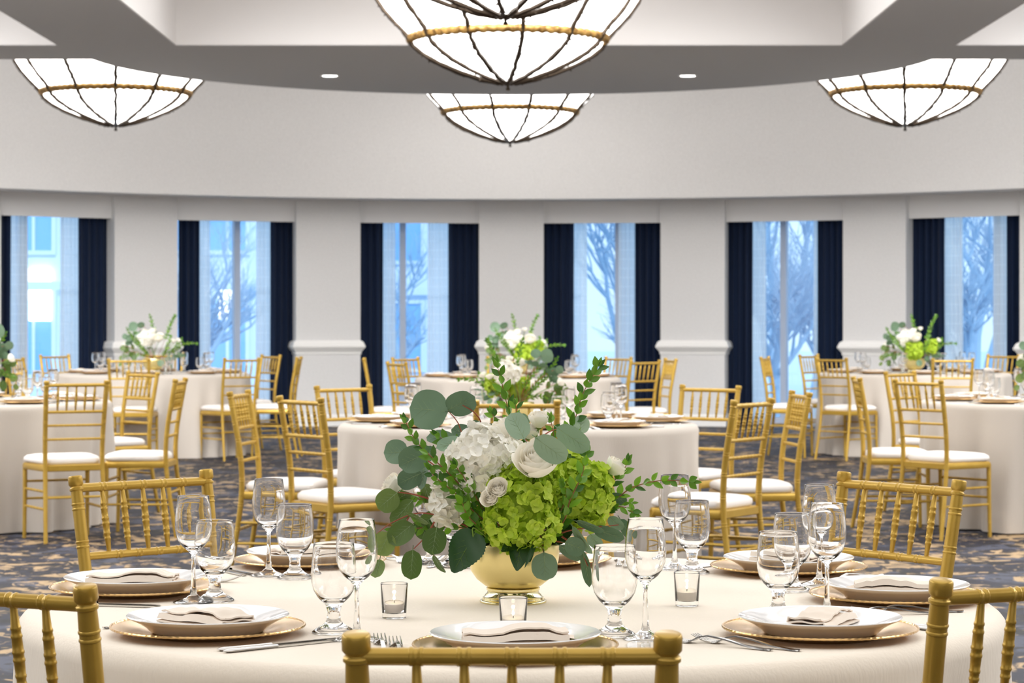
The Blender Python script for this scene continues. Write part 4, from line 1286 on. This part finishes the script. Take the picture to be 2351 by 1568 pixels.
sprig('s9', 'woody myrtle sprig crossing in front of the right lime hydrangea', [(1282, 1212, 4.26), (1310, 1145, 4.24), (1336, 1090, 4.24), (1346, 1042, 4.25)], .022, .0105, 11, .35, 9)
sprig('s10', 'short myrtle sprig at right under the long one', [(1340, 1200, 4.33), (1400, 1168, 4.32), (1432, 1164, 4.31), (1456, 1178, 4.30)], .018, .0075, 11, .4, 10)
sprig('s11', 'myrtle sprig beside the outward rose at right', [(1340, 1180, 4.34), (1400, 1115, 4.33), (1432, 1078, 4.33), (1440, 1060, 4.33)], .021, .0095, 10, .4, 11)
sprig('s12', 'short myrtle tip between the cupped rose and highest bud', [(1195, 1060, 4.35), (1188, 975, 4.35), (1184, 930, 4.35)], .018, .0075, 7, .55, 12)
sprig('s13', 'short myrtle tip left of the cupped rose', [(1175, 1070, 4.36), (1150, 985, 4.36), (1130, 950, 4.36)], .020, .0080, 7, .55, 13)
sprig('s14', 'short myrtle tip right of the highest rosebud', [(1250, 1070, 4.35), (1270, 1005, 4.33), (1264, 962, 4.33)], .018, .0078, 8, .5, 14)
sprig('s15', 'bluish myrtle tip over the gap between two lime heads', [(1270, 1200, 4.27), (1300, 1140, 4.245), (1292, 1112, 4.24)], .017, .009, 8, .35, 15)
sprig('s16', 'leafy myrtle sprig low at left above the dark toothed leaf', [(1120, 1225, 4.27), (1075, 1185, 4.25), (1060, 1150, 4.25)], .022, .0110, 10, .2, 16)
sprig('s17', 'thin twiggy sprig at the right edge of the lime hydrangea', [(1330, 1190, 4.35), (1400, 1160, 4.35), (1450, 1155, 4.35)], .016, .0065, 9, .45, 17, 'stem_green')
sprig('s18', 'myrtle sprig behind the upper left eucalyptus', [(1120, 1120, 4.36), (1060, 1040, 4.35), (1005, 1000, 4.34)], .022, .0085, 14, .3, 18)

# the same kit on the other tables
KIT = ['hw1', 'hg1', 'hg3', 'r1', 'r2', 'r3', 'r5', 'r6', 'r9', 'e1', 'e2', 'e3', 'e5', 's1', 's2', 's3', 's6', 's9', 's11', 's18', 's8', 's5']
KIT_DESC = {'hw1': 'white hydrangea head', 'hg1': 'lime hydrangea head at the front', 'hg3': 'lime hydrangea head at the side', 'r1': 'large open ivory rose', 'r2': 'cupped ivory rose',
            'r3': 'tall ivory rosebud', 'r5': 'outward-turned ivory rose', 'r6': 'half-hidden ivory rose', 'r9': 'outermost ivory rose', 'e1': 'tall round-leaved eucalyptus branch', 'e2': 'blue-green eucalyptus branch',
            'e3': 'drooping eucalyptus branch', 'e5': 'low eucalyptus branch', 's1': 'tallest myrtle sprig', 's2': 'leaning myrtle sprig', 's3': 'long slanting myrtle sprig', 's6': 'low myrtle sprig', 's9': 'woody crossing myrtle sprig', 's11': 'short outer myrtle sprig', 's18': 'inner myrtle sprig', 's8': 'long outreaching myrtle sprig', 's5': 'bright short myrtle sprig'}
for tk, rz, sc in (('middle', 3.0, .95), ('farthest', .3, 1.25), ('left', PI + .2, 1.25), ('right', -.15, 1.25), ('farleft', .1, 1.25), ('farright', -.35, 1.25)):
    c = TABLES[tk][0]; tn = TABLES[tk][3]
    dup(bowl, 'pale gold footed bowl holding flowers on the %s' % tn, (c[0], c[1], TZ), rz, sc)
    for k in KIT:
        if tk == 'farleft' and k in ('hg1', 'hg3', 'r3'): continue
        dup(FRONT[k], '%s in the bouquet on the %s' % (KIT_DESC[k], tn), (c[0], c[1], TZ), rz + (PI if k == 'hw1' and tk == 'middle' else 0), sc)
